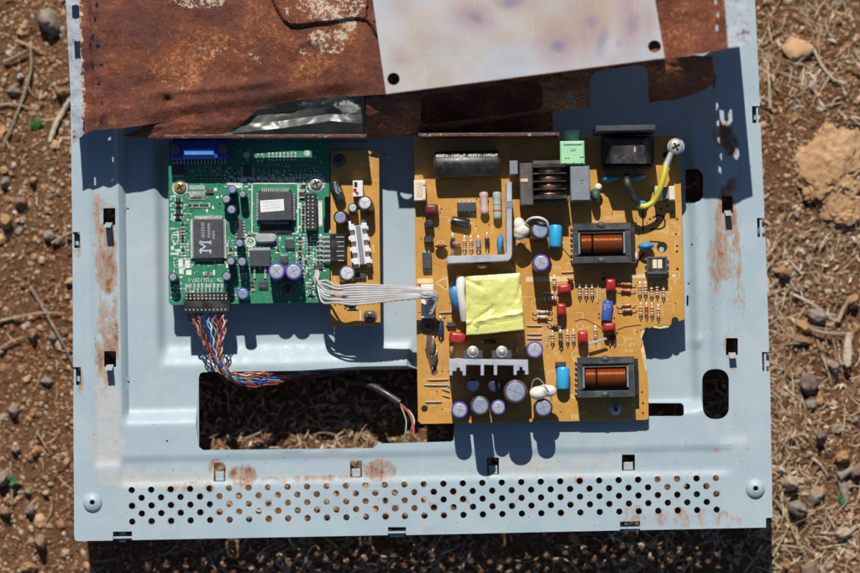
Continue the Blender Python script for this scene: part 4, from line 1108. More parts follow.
def lying(bd, z0, px, py, lpx, dpx, ang, mat, name='capacitor', label=None, ends=None, waist=0, z=None, bevel=.18, endmat=None):
    "round part lying on the board, axis at ang degrees"
    r_ = dpx / 2 * S_; L = lpx * S_; zc = (z0 + r_) if z is None else z; c = at(px, py, zc + r_)
    M_ = Matrix.Translation((c.x, c.y, zc)) @ Matrix.Rotation(R(ang), 4, 'Z') @ Matrix.Rotation(R(90), 4, 'Y')
    mb = MB(); mb.M = M_; b_ = r_ * bevel * 2; n = 8; pr = [(r_ - b_, -L / 2), (r_ - b_ * .3, -L / 2 + b_ * .3), (r_, -L / 2 + b_)]
    if waist:
        for i in range(1, n): 
            q = -L / 2 + b_ + (L - 2 * b_) * i / n; u = abs(q) / (L / 2)
            pr.append((r_ * (1 - waist * (1 - ss(.45, .75, u))), q))
    pr += [(r_, L / 2 - b_), (r_ - b_ * .3, L / 2 - b_ * .3), (r_ - b_, L / 2)]
    mb.lathe(pr, 18); o = mb.build(name, mat, bd, True, label)
    if ends:
        e = MB(); e.M = M_
        for s_ in (-1, 1):
            e.cyl(r_ * .72, min(s_ * (L / 2 - .1), s_ * (L / 2 + .12)), max(s_ * (L / 2 - .1), s_ * (L / 2 + .12)), 14)
        e.build('end_cap', endmat or m_can, o)
    return o, M_, r_, L
def resistor(bd, z0, px, py, lpx, dpx, ang, mat=None, bands=None, lead=4, name='resistor', lift=.6):
    "axial part with leads bent into the board and coloured bands"
    r_ = dpx / 2 * S_; L = lpx * S_
    o, M_, r_, L = lying(bd, z0, px, py, lpx, dpx, ang, mat or m_beige, name, None, None, .16 if bands else 0, z0 + r_ + lift, .25)
    w_ = MB(); c = M_.to_translation(); d = Vector((math.cos(R(ang)), math.sin(R(ang)), 0))
    for s_ in (-1, 1):
        a = c + d * s_ * L / 2; b_ = c + d * s_ * (L / 2 + lead * S_)
        w_.tube([a - d * s_ * .2, a.lerp(b_, .6), b_ + Vector((0, 0, -.25)), Vector((b_.x, b_.y, z0 - .2)) + d * s_ * .2], .24, 6)
    w_.build('lead', m_tin, o, True)
    if bands:
        for i, bm in enumerate(bands):
            e = MB(); e.M = M_; q = L * (-.30 + .6 * i / max(1, len(bands) - 1)); rr = r_ * (1.0 if abs(q) > L * .27 else .87) + .03
            e.cyl(rr, q - L * .055, q + L * .055, 16); e.build('colour_band', bm, o, True)
    return o
def jumper(bd, z0, px, py, lpx, ang, bow=.7):
    d = Vector((math.cos(R(ang)), math.sin(R(ang)), 0)); c = at(px, py, z0 + bow); h = lpx * S_ / 2
    mb = MB(); mb.tube([Vector((c.x, c.y, z0 - .3)) - d * h, Vector((c.x, c.y, z0 + bow * .7)) - d * h * .93, Vector((c.x, c.y, z0 + bow)) - d * h * .6, Vector((c.x, c.y, z0 + bow)) + d * h * .6, Vector((c.x, c.y, z0 + bow * .7)) + d * h * .93, Vector((c.x, c.y, z0 - .3)) + d * h], .32, 7)
    return mb.build('jumper_wire', m_tin, bd, True)
def film(bd, z0, px, py, wpx, hpx, h, mat, ang=0, name='film_capacitor', label=None):
    "dipped film capacitor: a soft-edged block"
    c = at(px, py, z0 + h); mb = MB(); a, b_ = wpx * S_ / 2, hpx * S_ / 2
    mb.M = Matrix.Translation((c.x, c.y, z0)) @ Matrix.Rotation(R(ang), 4, 'Z')
    n = 20; rings = [(.86, .3), (.97, .8), (1, h * .35), (1, h * .7), (.95, h * .88), (.82, h * .98), (.5, h * 1.02)]
    vs = []
    for s_, z in rings:
        for i in range(n):
            t = 2 * math.pi * i / n; cx, sy = math.cos(t), math.sin(t); e = .38
            vs.append((a * s_ * math.copysign(abs(cx) ** e, cx), b_ * s_ * math.copysign(abs(sy) ** e, sy), z))
    fs = [(k * n + i, k * n + (i + 1) % n, (k + 1) * n + (i + 1) % n, (k + 1) * n + i) for k in range(len(rings) - 1) for i in range(n)]
    fs += [tuple((len(rings) - 1) * n + i for i in range(n)), tuple(reversed(range(n)))]
    mb.add(vs, fs); return mb.build(name, mat, bd, 60, label)
def discap(bd, z0, px, py, wpx, tpx, h, mat, ang=0, name='disc_capacitor', label=None):
    "ceramic disc standing on edge"
    c = at(px, py, z0 + h); mb = MB(); mb.M = Matrix.Translation((c.x, c.y, z0 + h / 2 + .3)) @ Matrix.Rotation(R(ang), 4, 'Z')
    mb.ball(0, 0, 0, wpx * S_ / 2, tpx * S_ / 2, h / 2, 18, 12)
    o = mb.build(name, mat, bd, True, label)
    l = MB(); l.M = Matrix.Translation((c.x, c.y, z0)) @ Matrix.Rotation(R(ang), 4, 'Z')
    for s_ in (-1, 1): l.tube([(s_ * wpx * S_ * .22, 0, -.4), (s_ * wpx * S_ * .22, 0, h * .3)], .25, 6)
    l.build('lead', m_tin, o, True); return o
def screw(bd, z, px, py, rpx_, mat=None, washer=0, rot=20, name='screw'):
    c = at(px, py, z + 1.5); r_ = rpx_ * S_; mb = MB(); mb.M = Matrix.Translation((c.x, c.y, z)) @ Matrix.Rotation(R(rot), 4, 'Z')
    if washer: mb.cyl(washer * S_, 0, .5, 24, 0, 0, .1)
    z1 = .5 if washer else 0
    mb.lathe([(r_, z1), (r_ * .98, z1 + .7), (r_ * .85, z1 + 1.25), (r_ * .6, z1 + 1.6), (r_ * .3, z1 + 1.72), (.03, z1 + 1.75)], 24)
    o = mb.build(name, mat or m_steel, bd, True)
    x = MB(); x.M = mb.M; l, w_ = r_ * .58, r_ * .13
    x.box(-l, l, -w_, w_, z1 + 1.3, z1 + 1.80); x.box(-w_, w_, -l, l, z1 + 1.3, z1 + 1.803)
    x.build('cross_recess', m_hole, o); return o
def smd(bd, z0, px, py, wpx, hpx, h=.55, col=None, ends='x', name='chip_resistor'):
    mb = MB(); e = .27
    w_, hh = wpx / 2, hpx / 2
    if ends == 'x': 
        mb.bp(px - w_ * (1 - e * 1.3), px + w_ * (1 - e * 1.3), py - hh, py + hh, z0 + .05, z0 + h, .08); mb.k = 1
        for s_ in (-1, 1): mb.bp(px + s_ * w_ * (1 - e * .6) - w_ * e * .7, px + s_ * w_ * (1 - e * .6) + w_ * e * .7, py - hh * 1.04, py + hh * 1.04, z0 + .03, z0 + h + .03, .08)
    else:
        mb.bp(px - w_, px + w_, py - hh * (1 - e * 1.3), py + hh * (1 - e * 1.3), z0 + .05, z0 + h, .08); mb.k = 1
        for s_ in (-1, 1): mb.bp(px - w_ * 1.04, px + w_ * 1.04, py + s_ * hh * (1 - e * .6) - hh * e * .7, py + s_ * hh * (1 - e * .6) + hh * e * .7, z0 + .03, z0 + h + .03, .08)
    return mb.build(name, [col or m_black, m_pad], bd)
def soic(bd, z0, x0, x1, y0, y1, n, sides='lr', h=1.7, mat=None, name='chip', pin=2.2, label=None, sides2=0):
    mb = MB(); mb.bp(x0, x1, y0, y1, z0 + .2, z0 + h, .2); o = mb.build(name, mat or m_chip, bd, False, label)
    p = MB(); few = len(sides) * n <= 8
    def row(a, b_, k, s_, vert):
        nonlocal p
        for i in range(k):
            if few: p = MB()
            q = a + (b_ - a) * (i + .5) / k; w_ = (b_ - a) / k * .27
            if vert:
                x = x0 if s_ < 0 else x1
                xa, xb = sorted((x - s_ * .2, x + s_ * pin)); xm = x + s_ * pin * .45; xm0, xm1 = sorted((x - s_ * .2, xm))
                p.bp(xm0, xm1, q - w_, q + w_, z0 + h * .45, z0 + h * .62); a2, b2 = sorted((xm - s_ * .5, x + s_ * pin)); p.bp(a2, b2, q - w_, q + w_, z0 + .06, z0 + .26)
                a3, b3 = sorted((xm - s_ * .5, xm)); p.bp(a3, b3, q - w_ * .98, q + w_ * .98, z0 + .25, z0 + h * .5)
            else:
                y = y0 if s_ < 0 else y1
                ym = y + s_ * pin * .45; a1, b1 = sorted((y - s_ * .2, ym)); p.bp(q - w_, q + w_, a1, b1, z0 + h * .45, z0 + h * .62)
                a2, b2 = sorted((ym - s_ * .5, y + s_ * pin)); p.bp(q - w_, q + w_, a2, b2, z0 + .06, z0 + .26)
                a3, b3 = sorted((ym - s_ * .5, ym)); p.bp(q - w_ * .98, q + w_ * .98, a3, b3, z0 + .25, z0 + h * .5)
            if few: p.build('pin', m_tin, o)
    for c in sides:
        if c in 'lr': row(y0 + (.6), y1 - .6, n, -1 if c == 'l' else 1, True)
        else: row(x0 + .6, x1 - .6, sides2 or n, -1 if c == 't' else 1, False)
    if not few: p.build('pin', m_tin, o)
    return o
def base_board(bd, poly, zt, thick, mat, holes=()):
    P = [tuple(at(x, y, zt).to_2d()) for x, y in poly]
    mb = MB(); mb.prism(P, zt - thick, zt, .12); return mb.build('board', mat, bd)
def standoff(px, py, z0, zt):
    mb = MB(); a = at(px, py, zt); mb.cyl(3.2, z0, zt, 12, a.x, a.y); mb.attr = {'rust': [0] * len(mb.v), 'mud': [0] * len(mb.v)}
    mb.build('standoff', m_bracket, panel)

# ------------------------------------------------------------------ the green board
Z = ZG
gb = thing('green_circuit_board', 'green circuit board with square chips, silver screws and two purple topped capacitors', 'circuit board', tuple(at(248, 225, Z)))
base_board(gb, [(168.5, 141), (329, 138), (329.5, 197), (324, 197.2), (324, 233), (329.5, 233), (330, 301), (328, 302.5), (171, 305), (168.7, 302)], Z, 1.6, m_green)
for p in ((180, 187), (316, 183.5), (288, 291), (176, 296)): standoff(p[0], p[1], 27, Z - 1.65)
tr = MB(); r_ = random.Random(5)
for i in range(230):      # copper runs under the solder mask
    x = r_.uniform(172, 322); y = r_.uniform(150, 298); pts = [(x, y)]; d = r_.choice((0, 1))
    for k in range(r_.randint(1, 4)):
        l = r_.uniform(3, 16) * r_.choice((-1, 1))
        x, y = (x + l, y) if d else (x, y + l); d = 1 - d
        if r_.random() < .3: x += 2; y += 2
        pts.append((min(324, max(171, x)), min(300, max(146, y))))
    stroke(tr, pts, r_.choice((.7, .7, 1.1, 1.8)), Z + .03 + .00012 * i)
tr.build('copper_trace', m_trace, gb)
va = MB()
for i in range(260): disc(va, r_.uniform(171, 323), r_.uniform(145, 299), r_.uniform(.45, .8), Z + .075, 8)
va.build('via', m_pad, gb)
pads = MB(); silk = MB(); ZP, ZS = Z + .10, Z + .13
# -- row of pads for the absent second video socket
for i in range(8):
    for j in range(3): disc(pads, 269 + i * 3.75, 153.5 + j * 3.2 - (i % 2) * 0 - i * .05, 1.15, ZP, 10)
for (x, y) in ((258, 154.5), (262, 154.5), (258, 161), (262, 161), (256.5, 157.8), (263.5, 157.8)): disc(pads, x, y, 1.2, ZP, 10)
for (x, y, r2) in ((246.5, 155, 3.2), (307, 153, 3.2), (180, 187.5, 8.2), (316, 183.5, 8.2), (288, 290.5, 8)): disc(pads, x, y, r2, ZP, 22)
# -- printed outlines and rows of pads
def frame_silk(x0, x1, y0, y1, w_=.9, z=None): stroke(silk, [(x0, y0), (x1, y0), (x1, y1), (x0, y1), (x0, y0)], w_, z or ZS)
frame_silk(252, 298, 183.5, 233.5, 1.1)
for i in range(8):
    flat(pads, 189.5 + i * 1.95, 190.9 + i * 1.95, 185.3, 189.6, ZP); flat(pads, 189.5 + i * 1.95, 190.9 + i * 1.95, 191.2, 195.2, ZP)
for i in range(20): flat(pads, 250 + i * 2.3, 251.5 + i * 2.3, 177 + (i % 3), 180 + (i % 3), ZP)
frame_silk(301.5, 305, 205, 232, .6, ZS + .02); frame_silk(318.5, 322, 201, 226, .7)
flat(silk, 318.8, 321.8, 202, 225, ZS - .02)
for i in range(11): flat(pads, 185.3 + i * 3.95, 187.6 + i * 3.95, 283.5, 287.5, ZP)
for (x, y, w_, h_) in ((170.5, 196, 4, 1.1), (171, 203, 4, 1.1), (170.5, 209, 3.5, 1), (171.5, 213, 1, 8), (170.5, 253, 7, 1.8), (175, 250, 6, 1.6), (178.5, 259, 4.5, 8), (185, 260, 5, 8), (179, 268, 4.5, 6), (186, 270, 5.5, 5), (171, 287, 4, 1.4), (171, 292, 4, 1.4), (208, 203, 2, 4), (212, 206, 2, 3), (206, 209, 2, 3),
                       (170, 228, 5, 1.2), (171, 246, 3, 4), (214, 188, 3, 3), (216, 196, 3, 2.4), (227, 182, 7, 3), (234, 184, 7, 4), (230, 176, 5, 2.5), (240, 178, 7, 4), (226, 262, 3, 6), (225, 243, 3, 4), (213, 270, 2, 5), (203, 272, 4, 3)):
    flat(silk, x, x + w_, y, y + h_, ZS)
stroke(silk, [(172.5, 233), (177, 232), (178.5, 236), (178, 242), (174, 243.5), (171.8, 240), (172.5, 233)], .7, ZS)
disc(silk, 250.5, 242, 5.2, ZS, 20, 3.6); stroke(silk, [(248, 242.5), (250.5, 245), (253, 242.5)], 1.1, ZS); disc(silk, 250.5, 240.6, 1.3, ZS, 10); letter(silk, "PCB : 715L1237-1", 207, 279.8, ZS, 5.2, 180, 1.0)
used = set()
for i in range(900):      # printed part numbers and small pads round the chips
    x = r_.choice((r_.uniform(296, 324), r_.uniform(240, 322), r_.uniform(300, 322), r_.uniform(225, 252), r_.uniform(171, 192), r_.uniform(171, 322)))
    y = r_.choice((r_.uniform(234, 298), r_.uniform(172, 190) if x > 225 else r_.uniform(192, 262), r_.uniform(236, 268)))
    if 248 < x < 300 and 262 < y < 298: continue
    if 252 < x < 298 and 184 < y < 232: continue
    if 188 < x < 228 and 214 < y < 262: continue
    if x < 225 and y < 192 or x > 314 and 196 < y < 234: continue
    x = round(x / 3.4) * 3.4; y = round(y / 3.0) * 3.0
    if (x, y) in used or (184 < x < 230 and 274 < y < 285): continue
    used.add((x, y))
    w_, h_ = r_.choice(((2.6, 1.1), (2.8, 1.6), (2.2, 2.2),  (1.2, 2.6), (3.0, 1.3), (1.6, 1.6), (2.2, 2.2), (1.2, 2.6), (.9, 2.2), (2.4, .7), (2.4, .7)))
    (flat(silk, x, x + w_, y, y + h_, ZS + .0002 * i) if r_.random() < .55 else flat(pads, x, x + w_, y, y + h_, ZP + .0001 * i))
for i in range(40):
    x = r_.uniform(296, 312); y = r_.uniform(186, 232); flat(silk, x, x + r_.choice((1.2, 2.5)), y, y + r_.choice((1.2, 2.4)), ZS + .03 + .0002 * i)
pads.build('solder_pad', m_pad, gb); silk.build('printed_marking', m_silk, gb)
# -- sockets, screws
v = MB(); v.bp(171.5, 228.5, 139.5, 159, Z + .1, Z + 8, .5); vg = v.build('video_socket', m_bluep, gb, False, 'blue video socket in the shade of the bracket')
v = MB(); v.bp(183, 214, 148.5, 158, Z + 8, Z + 9.4, .3); v.build('sunlit_strip', m_bluel, vg)  # raised strip whose lighter blue paints the sunlit band on the socket
for x in (175.5, 222.5): 
    v = MB(); c = at(x, 149, Z + 9.5); v.cyl(2.6, Z + 7, Z + 10, 6, c.x, c.y, .3); v.build('jack_screw', m_dsteel, vg)
v = MB()
for i in range(15): 
    x = 177 + i * 3.4; v.bp(x, x + 1.2, 159, 164, Z + .2, Z + 2.4)
v.build('pin', m_pad, vg)
screw(gb, Z + .15, 180, 187, 6.2, m_brass, 0, 30); screw(gb, Z + .15, 316, 183.2, 6.2, m_steel, 0, 20); screw(gb, Z + .15, 288, 290.5, 5.2, m_dsteel, 7.5, 45)
# -- flat chip with legs on four sides
c1 = soic(gb, Z, 193.6, 223.2, 219.5, 258.5, 26, 'lr', 3.2, None, 'flat_chip', 3.2, 'tall flat chip with pale lettering', 20)
p = MB()
for i in range(22):
    x = 195 + i * 1.26; p.bp(x, x + .7, 215.6, 219.4, Z + .06, Z + 1.6); p.bp(x, x + .7, 258.6, 261, Z + .06, Z + 1.6)
p.bp(190.6, 193.2, 219.5, 258.5, Z + .3, Z + 1.4); p.bp(223.6, 226.2, 219.5, 258.5, Z + .3, Z + 1.4); p.bp(194.5, 222.5, 216, 218.9, Z + .3, Z + 1.35)
p.build('pin', m_pad, c1)
lt = MB(); zt = Z + 3.24
letter(lt, "M", 205.6, 246.5, zt, 17, 90, .92); stroke(lt, [(200.8, 241.2), (200.8, 244.5)], 1.6, zt); stroke(lt, [(200.8, 249), (200.8, 253)], 1.8, zt + .002); stroke(lt, [(210.4, 241.2), (210.4, 244)], 1.6, zt); stroke(lt, [(210.4, 250), (210.4, 253)], 1.6, zt + .002)
letter(lt, "S01033S", 203, 230, zt, 4.6, 90); letter(lt, "P2424IMK", 209, 230.2, zt, 3.6, 90); letter(lt, "HXV", 213.8, 234.6, zt, 4, 90)
lt.build('lettering', m_chiptx, c1)
# -- socketed square chip with paper label
sk = MB(); sk.bp(258.5, 291.5, 190.5, 233, Z + .1, Z + 1.2, .1); skt = sk.build('chip_socket', m_black, gb)
sk = MB(); sk.bp(258.6, 292.4, 192, 220.6, Z + 1.2, Z + 6.4, .4); c2 = sk.build('square_chip', m_chip, gb, False, 'square socketed chip with a white paper label')
p = MB()
for i in range(14):
    x = 262 + i * 1.95; p.bp(x, x + 1.05, 188, 191.8, Z + .1, Z + 3.4); p.bp(x, x + 1.0, 221.5, 224, Z + .1, Z + 1.8)
    y = 193.5 + i * 1.95; p.bp(256.4, 258.6, y, y + 1.0, Z + .1, Z + 3.2); p.bp(292.5, 295.2, y, y + 1.0, Z + .1, Z + 3.4)
p.build('pin', m_tin, c2)
zl = Z + 6.43; lb = MB(); P = [tuple(at(x, y, zl).to_2d()) for x, y in ((260, 200.6), (283.7, 199), (284.2, 210.4), (260.6, 212.4))]
lb.prism(P, zl - .02, zl + .12); lab = lb.build('paper_label', m_label, c2)
ik = MB(); rr = random.Random(3)
for k in range(3):
    x = 263
    while x < 281:
        w_ = rr.uniform(.8, 1.8); y = 202.6 + k * 3 - (x - 260) * .06; stroke(ik, [(x, y + rr.uniform(-.8, .8)), (x + w_, y + rr.uniform(-.8, .8)), (x + w_ * .6, y + .9)], .35, zl + .15 + .001 * k); x += w_ + .9
ik.build('faded_writing', m_ink, lab)
# -- header, crystal, regulator, small chips
h = MB(); h.bp(305.5, 316.5, 193.5, 230.5, Z + .1, Z + 8, .3); hd = h.build('pin_header', m_black, gb)
h = MB()
for i in range(9):
    for j in range(2): h.bp(307.6 + j * 4.4, 309 + j * 4.4, 196 + i * 3.8, 197.6 + i * 3.8, Z + 7.6, Z + 8.5)
h.build('pin', m_tin, hd)
h = MB(); c = at(265.5, 238, Z + 3.6); h.M = Matrix.Translation((c.x, c.y, 0)); q = rrect(21 * S_, 8.8 * S_, 4.3 * S_, 7)
h.prism(rrect(22 * S_, 10 * S_, 4.9 * S_, 7), Z + .1, Z + .6, .1); h.prism(q, Z + .6, Z + 3.6, .5); h.build('crystal_can', m_tin, gb, 30)
h = MB(); h.bp(249.8, 270.2, 250.5, 266.6, Z + .3, Z + 3.6, .3); rg_ = h.build('regulator', m_chip, gb)
h = MB(); h.bp(249.8, 270.2, 247.6, 250.4, Z + .2, Z + 1.0, .1); h.build('metal_tab', m_tin, rg_)
for x in (254.5, 265.3):
    h = MB(); h.bp(x - 1, x + 1, 266.7, 271.5, Z + .9, Z + 1.6); h.bp(x - 1, x + 1, 271, 278.5, Z + .1, Z + .95); h.build('pin', m_tin, rg_)
h = MB(); h.bp(259.3, 260.9, 266.7, 269.6, Z + .9, Z + 1.6); h.build('pin', m_tin, rg_)
soic(gb, Z, 285.3, 294, 239.5, 248.5, 4, 'tb', 1.7); soic(gb, Z, 237.0, 243.0, 220, 239, 6, 'lr', 1.7, m_chip, 'chip', 1.8)
soic(gb, Z, 279.5, 288, 256, 263, 3, 'tb', 1.6); soic(gb, Z, 258.5, 267.5, 281.5, 288, 3, 'b', 1.6); soic(gb, Z, 313.5, 322.5, 264.5, 269.4, 2, 'lr', 1.4)
soic(gb, Z, 171.5, 184, 164, 175, 7, 'tb', 1.5); soic(gb, Z, 243, 252, 166, 176, 6, 'lr', 1.4); soic(gb, Z, 206.2, 213, 189.5, 193.6, 2, 'lr', 1.2)
for (x, y, w_, h_, e) in ([(178.5, 200.0, 8, 3.8, 'x'), (178.5, 205.6, 6.4, 2.8, 'x'), (178.5, 211.8, 8, 4.4, 'x'), (178, 217.6, 6.5, 2.8, 'x'), (182.6, 223.6, 4.4, 2.2, 'x'), (182.6, 227.6, 4.4, 2, 'x'), (182.6, 231.2, 4.2, 1.8, 'x'), (182.6, 234.2, 4.2, 1.8, 'x'), (182.6, 237.4, 4.2, 1.8, 'x'), (182.6, 240.6, 4.2, 1.8, 'x'), (183, 249, 4.5, 3.4, 'x')]
                          + [(190.2 + i * 2.0, 198.0, 1.3, 3.6, 'y') for i in range(8)] + [(190.0 + i * 2.25, 205.6, 1.5, 4.4, 'y') for i in range(9)]
                          + [(303.3, 206 + i * 3.1, 3.6, 1.7, 'x') for i in range(9)] + [(303.5, 187, 4.4, 7, 'y'), (302, 194.5, 5, 7, 'y')]
                          + [(300, 238 + i * 3.4, 4.4, 1.8, 'x') for i in range(7)] + [(309, 236 + i * 4.2, 3.0, 2.2, 'x') for i in range(6)]
                          + [(252 + i * 3.0, 234.5 + (i % 2) * .4, 1.6, 2.6, 'y') for i in range(6)] + [(278 + i * 2.6, 232.6, 1.4, 2.6, 'y') for i in range(6)]
                          + [(186 + i * 5.4, 168 + (i % 2) * 3, 3.6, 2.2, 'x') for i in range(10)] + [(196 + i * 5, 177, 2.0, 3.2, 'y') for i in range(7)] + [(256 + i * 5.2, 170 + (i % 3), 3.6, 2.2, 'x') for i in range(12)] + [(260 + i * 6, 164.8, 3.2, 1.8, 'x') for i in range(9)]
                          + [(235, 176, 3, 5, 'y'), (242, 174, 4, 2.4, 'x'), (231, 180, 4.6, 2.4, 'x'), (230.5, 249, 4.4, 2.4, 'x'), (230.5, 253.5, 4.4, 2.2, 'x'), (249.8, 233.3, 4, 3.6, 'x'), (274, 246, 2.2, 4, 'y'), (278, 250, 3.6, 2, 'x'), (252, 281.5, 4.4, 2.4, 'x'), (252.5, 286, 4, 2, 'x'), (253, 290, 4, 2.6, 'x'), (271, 283, 2, 3.6, 'y'), (306, 262, 5, 4, 'x'), (300.5, 262.6, 3.8, 2.2, 'x'), (313, 283, 4, 2.4, 'x'), (309.8, 288.6, 3.6, 4.6, 'y'), (311, 294.4, 6, 2.2, 'x'), (303, 270, 3, 2, 'x'), (308, 274.5, 4.2, 3.2, 'x'), (205.5, 274, 3, 3.4, 'y'), (211, 274, 2.4, 3, 'y')]):
    smd(gb, Z, x, y, w_, h_, .6 if max(w_, h_) < 6 else 1.3, r_.choice((m_black, m_black, m_brown, m_disct)), e, r_.choice(('chip_resistor', 'chip_capacitor')))
# -- standing capacitors
for (x, y, r1, hh, sl_, tp, nm) in ((232.2, 189.3, 4.2, 11, m_blue, m_can, None), (242.5, 194, 3.9, 10, m_navy, m_can, None), (231.5, 209.5, 4.8, 10, m_navy, m_can, None), (239.4, 243, 4.3, 11, m_navy, m_can, None), (230.8, 261, 4.5, 11, m_black, m_can, None), (242, 261.6, 4.8, 13, m_navy, m_can, None), (226.5, 276, 4.8, 11, m_navy, m_can, None), (172.8, 277, 4.6, 10, m_black, m_can, None), (242.7, 293.5, 6.0, 11, m_blue, m_can, 'blue sleeved capacitor near the lower board edge'),
                             (276.6, 271, 8.6, 14, m_purple, m_canw, 'purple sleeved capacitor'), (293.6, 271.2, 8.6, 14, m_purple, m_canw, 'purple sleeved capacitor')):
    ecap(gb, Z, x, y, r1, hh, sl_, tp, (0, 0), 'capacitor', nm, 2, .6 + x)
ecap(gb, Z, 226.2, 199, 4.6, 9, m_brown, m_canw, (-.8, -.6), 'capacitor', 'leaning capacitor with a pale top', 2)
# -- the long plug at the lower edge and the angled pins at the right
h = MB(); h.bp(185.0, 228.5, 292.5, 300.5, Z + .2, Z + 5.5, .3); h.bp(183.5, 230, 300.8, 313, Z + .8, Z + 8, .4); pl = h.build('wire_plug', m_black, gb)
h = MB()
for i in range(11):
    x = 186.2 + i * 3.95
    h.bp(x - .6, x + .6, 285, 293, Z + 1.4, Z + 2.2); h.bp(x - .5, x + .9, 294.6, 296, Z + 5.4, Z + 5.75); h.bp(x - .4, x + 1.0, 297.6, 299.4, Z + 5.4, Z + 5.75); h.bp(x - 1, x + .2, 309, 310.4, Z + 7.8, Z + 8.15)
h.build('pin', m_pad, pl)
h = MB(); h.bp(330, 345.5, 233.5, 261.5, Z + .3, Z + 6, .3); ph = h.build('pin_header', m_black, gb)
h = MB()
for i in range(6):
    y = 237 + i * 4.7
    c0, c1_ = at(317, y, Z + 3), at(331, y + .3, Z + 3)
    h.tube([Vector((c0.x, c0.y, Z - .2)), Vector((c0.x + .3, c0.y, Z + 2)), Vector((c0.x + 1.6, c0.y, Z + 3)), c1_], .5, 6)
    c0 = at(323, y + 1.6, Z + 1.6); c1_ = at(331, y + 1.8, Z + 1.6); h.tube([Vector((c0.x, c0.y, Z - .2)), Vector((c0.x + .3, c0.y, Z + 1)), Vector((c0.x + 1.2, c0.y, Z + 1.5)), c1_], .45, 6)
    h.bp(336 + (i % 3), 344, y - .4, y + .5, Z + 6, Z + 6.25)
h.build('pin', m_tin, ph, True)
# ------------------------------------------------------------------ the small tan board
Z = 40.5
sb = thing('narrow_tan_board', 'narrow tan circuit board with round capacitors and a white connector, beside the green board', 'circuit board', tuple(at(355, 240, Z)))
base_board(sb, [(330.5, 151), (375.5, 150.8), (379, 154), (380.5, 322), (377.5, 325.5), (332, 326.5), (330.8, 322)], Z, 1.6, m_orange)
for p in ((339, 160.5), (370, 316)): standoff(p[0], p[1], 27, Z - 1.65)
s = MB(); zs = Z + .05
letter(s, "7.5LP-1", 366, 165, zs, 4, 0); letter(s, "S-2", 358, 172, zs, 4.4, 0); stroke(s, [(369, 168), (371, 164.5), (373, 168), (369, 168)], .5, zs)
stroke(s, [(360.4, 310), (360.4, 325)], 1.0, zs); stroke(s, [(331, 181), (379, 180.4)], .4, zs); disc(s, 339, 160.5, 7.6, zs, 22, 6.9); disc(s, 345, 277, 11, zs, 24, 10.4)
flat(s, 351, 366, 271, 272, zs); flat(s, 351, 366, 279, 280.2, zs); stroke(s, [(371, 200), (373.5, 205)], 1.0, zs); stroke(s, [(373, 245), (374, 252)], 1.0, zs); letter(s, "CN", 371, 258, zs, 4, 90)
s.build('printed_marking', m_silko, sb)
s = MB()
for (x, y) in ((371, 262), (352, 283), (350, 228), (335, 305), (366, 300), (345, 309), (357, 262)): disc(s, x, y, .9, zs + .03, 8)
s.build('drilled_hole', m_hole, sb)
screw(sb, Z + .05, 339, 160.5, 5.6, m_dsteel, 7, 10); screw(sb, Z + .05, 370, 316, 5.4, m_dsteel, 7, 40)
o, M_, q, L = lying(sb, Z, 337.5, 191.5, 20, 10.5, -72, m_black, 'capacitor', 'black capacitor lying on its side', True, 0, None, .12)
lt = MB(); letter(lt, "1000\u00b5F", 336, 189, Z + 5.4, 3.6, -72); letter(lt, "16V", 339.5, 189.5, Z + 5.3, 3.6, -72); lt.build('lettering', m_chiptx, o)
c = MB(); c.bp(352.8, 363, 180.5, 196.8, Z + .1, Z + 6.5, .3); wc = c.build('white_plug', m_white, sb)
c = MB(); c.bp(354.2, 357.4, 182, 187, Z + 6.5, Z + 6.7); c.bp(353.6, 356.6, 188.5, 190.4, Z + 6.5, Z + 6.7); c.build('contact_opening', m_black, wc)
c = MB(); c.M = Matrix(); P = [tuple(at(x, y, Z + 6.8).to_2d()) for x, y in ((352.8, 190.2), (355, 189.8), (358.8, 192.8), (357.4, 195.2))]; c.prism(P, Z + 6.3, Z + 6.8); c.build('red_wire_end', m_red, wc)
ecap(sb, Z, 352.6, 207.6, 4.8, 10, m_black, m_canw, (0, .8), 'capacitor', None, 2, .3)
ecap(sb, Z, 364.8, 202.8, 7.4, 13, m_black, m_canw, (-.9, 1.6), 'capacitor', 'large capacitor with a pale round top', 3, .5)
ecap(sb, Z, 340.2, 217.4, 7.0, 12, m_black, m_can, (-.8, -.6), 'capacitor', None, 3, 1.0)
ecap(sb, Z, 347.2, 273, 8.2, 14, m_brown, m_canw, (.4, 1.8), 'capacitor', 'large leaning capacitor beside the flat cable', 3, 2.3)
# white comb-shaped connector
c = MB(); a = at(360.0, 243.5, Z + 7)
c.M = Matrix.Translation((a.x, a.y, 0)) @ Matrix.Rotation(R(5.5), 4, 'Z')
w_, h_ = 20 * S_ / 2, 47 * S_ / 2
poly = [(-w_, h_), (-w_ + 1.7, h_), (-w_ + 1.7, h_ - 2.6), (w_ - 3.2, h_ - 2.6), (w_ - 3.2, h_), (w_ - 1, h_)]
y = h_
while y > -h_ + 3: poly += [(w_ - 1, y - 2.9), (w_, y - 3.2), (w_, y - 5.2), (w_ - 1, y - 5.5)]; y -= 5.6
poly += [(w_ - 1, -h_), (2.2, -h_), (2.2, -h_ + 1.2), (-1.6, -h_ + 1.2), (-1.6, -h_), (-w_ + .6, -h_)]
y = -h_
while y < h_ - 5: poly += [(-w_ + .6, y + 2.6), (-w_ - .4, y + 2.9), (-w_ - .4, y + 4.6), (-w_ + .6, y + 4.9)]; y += 5.6
c.prism(poly, Z + .1, Z + 5.5, .2)
wc = c.build('white_connector', m_white, sb)
c2_ = MB(); c2_.M = c.M
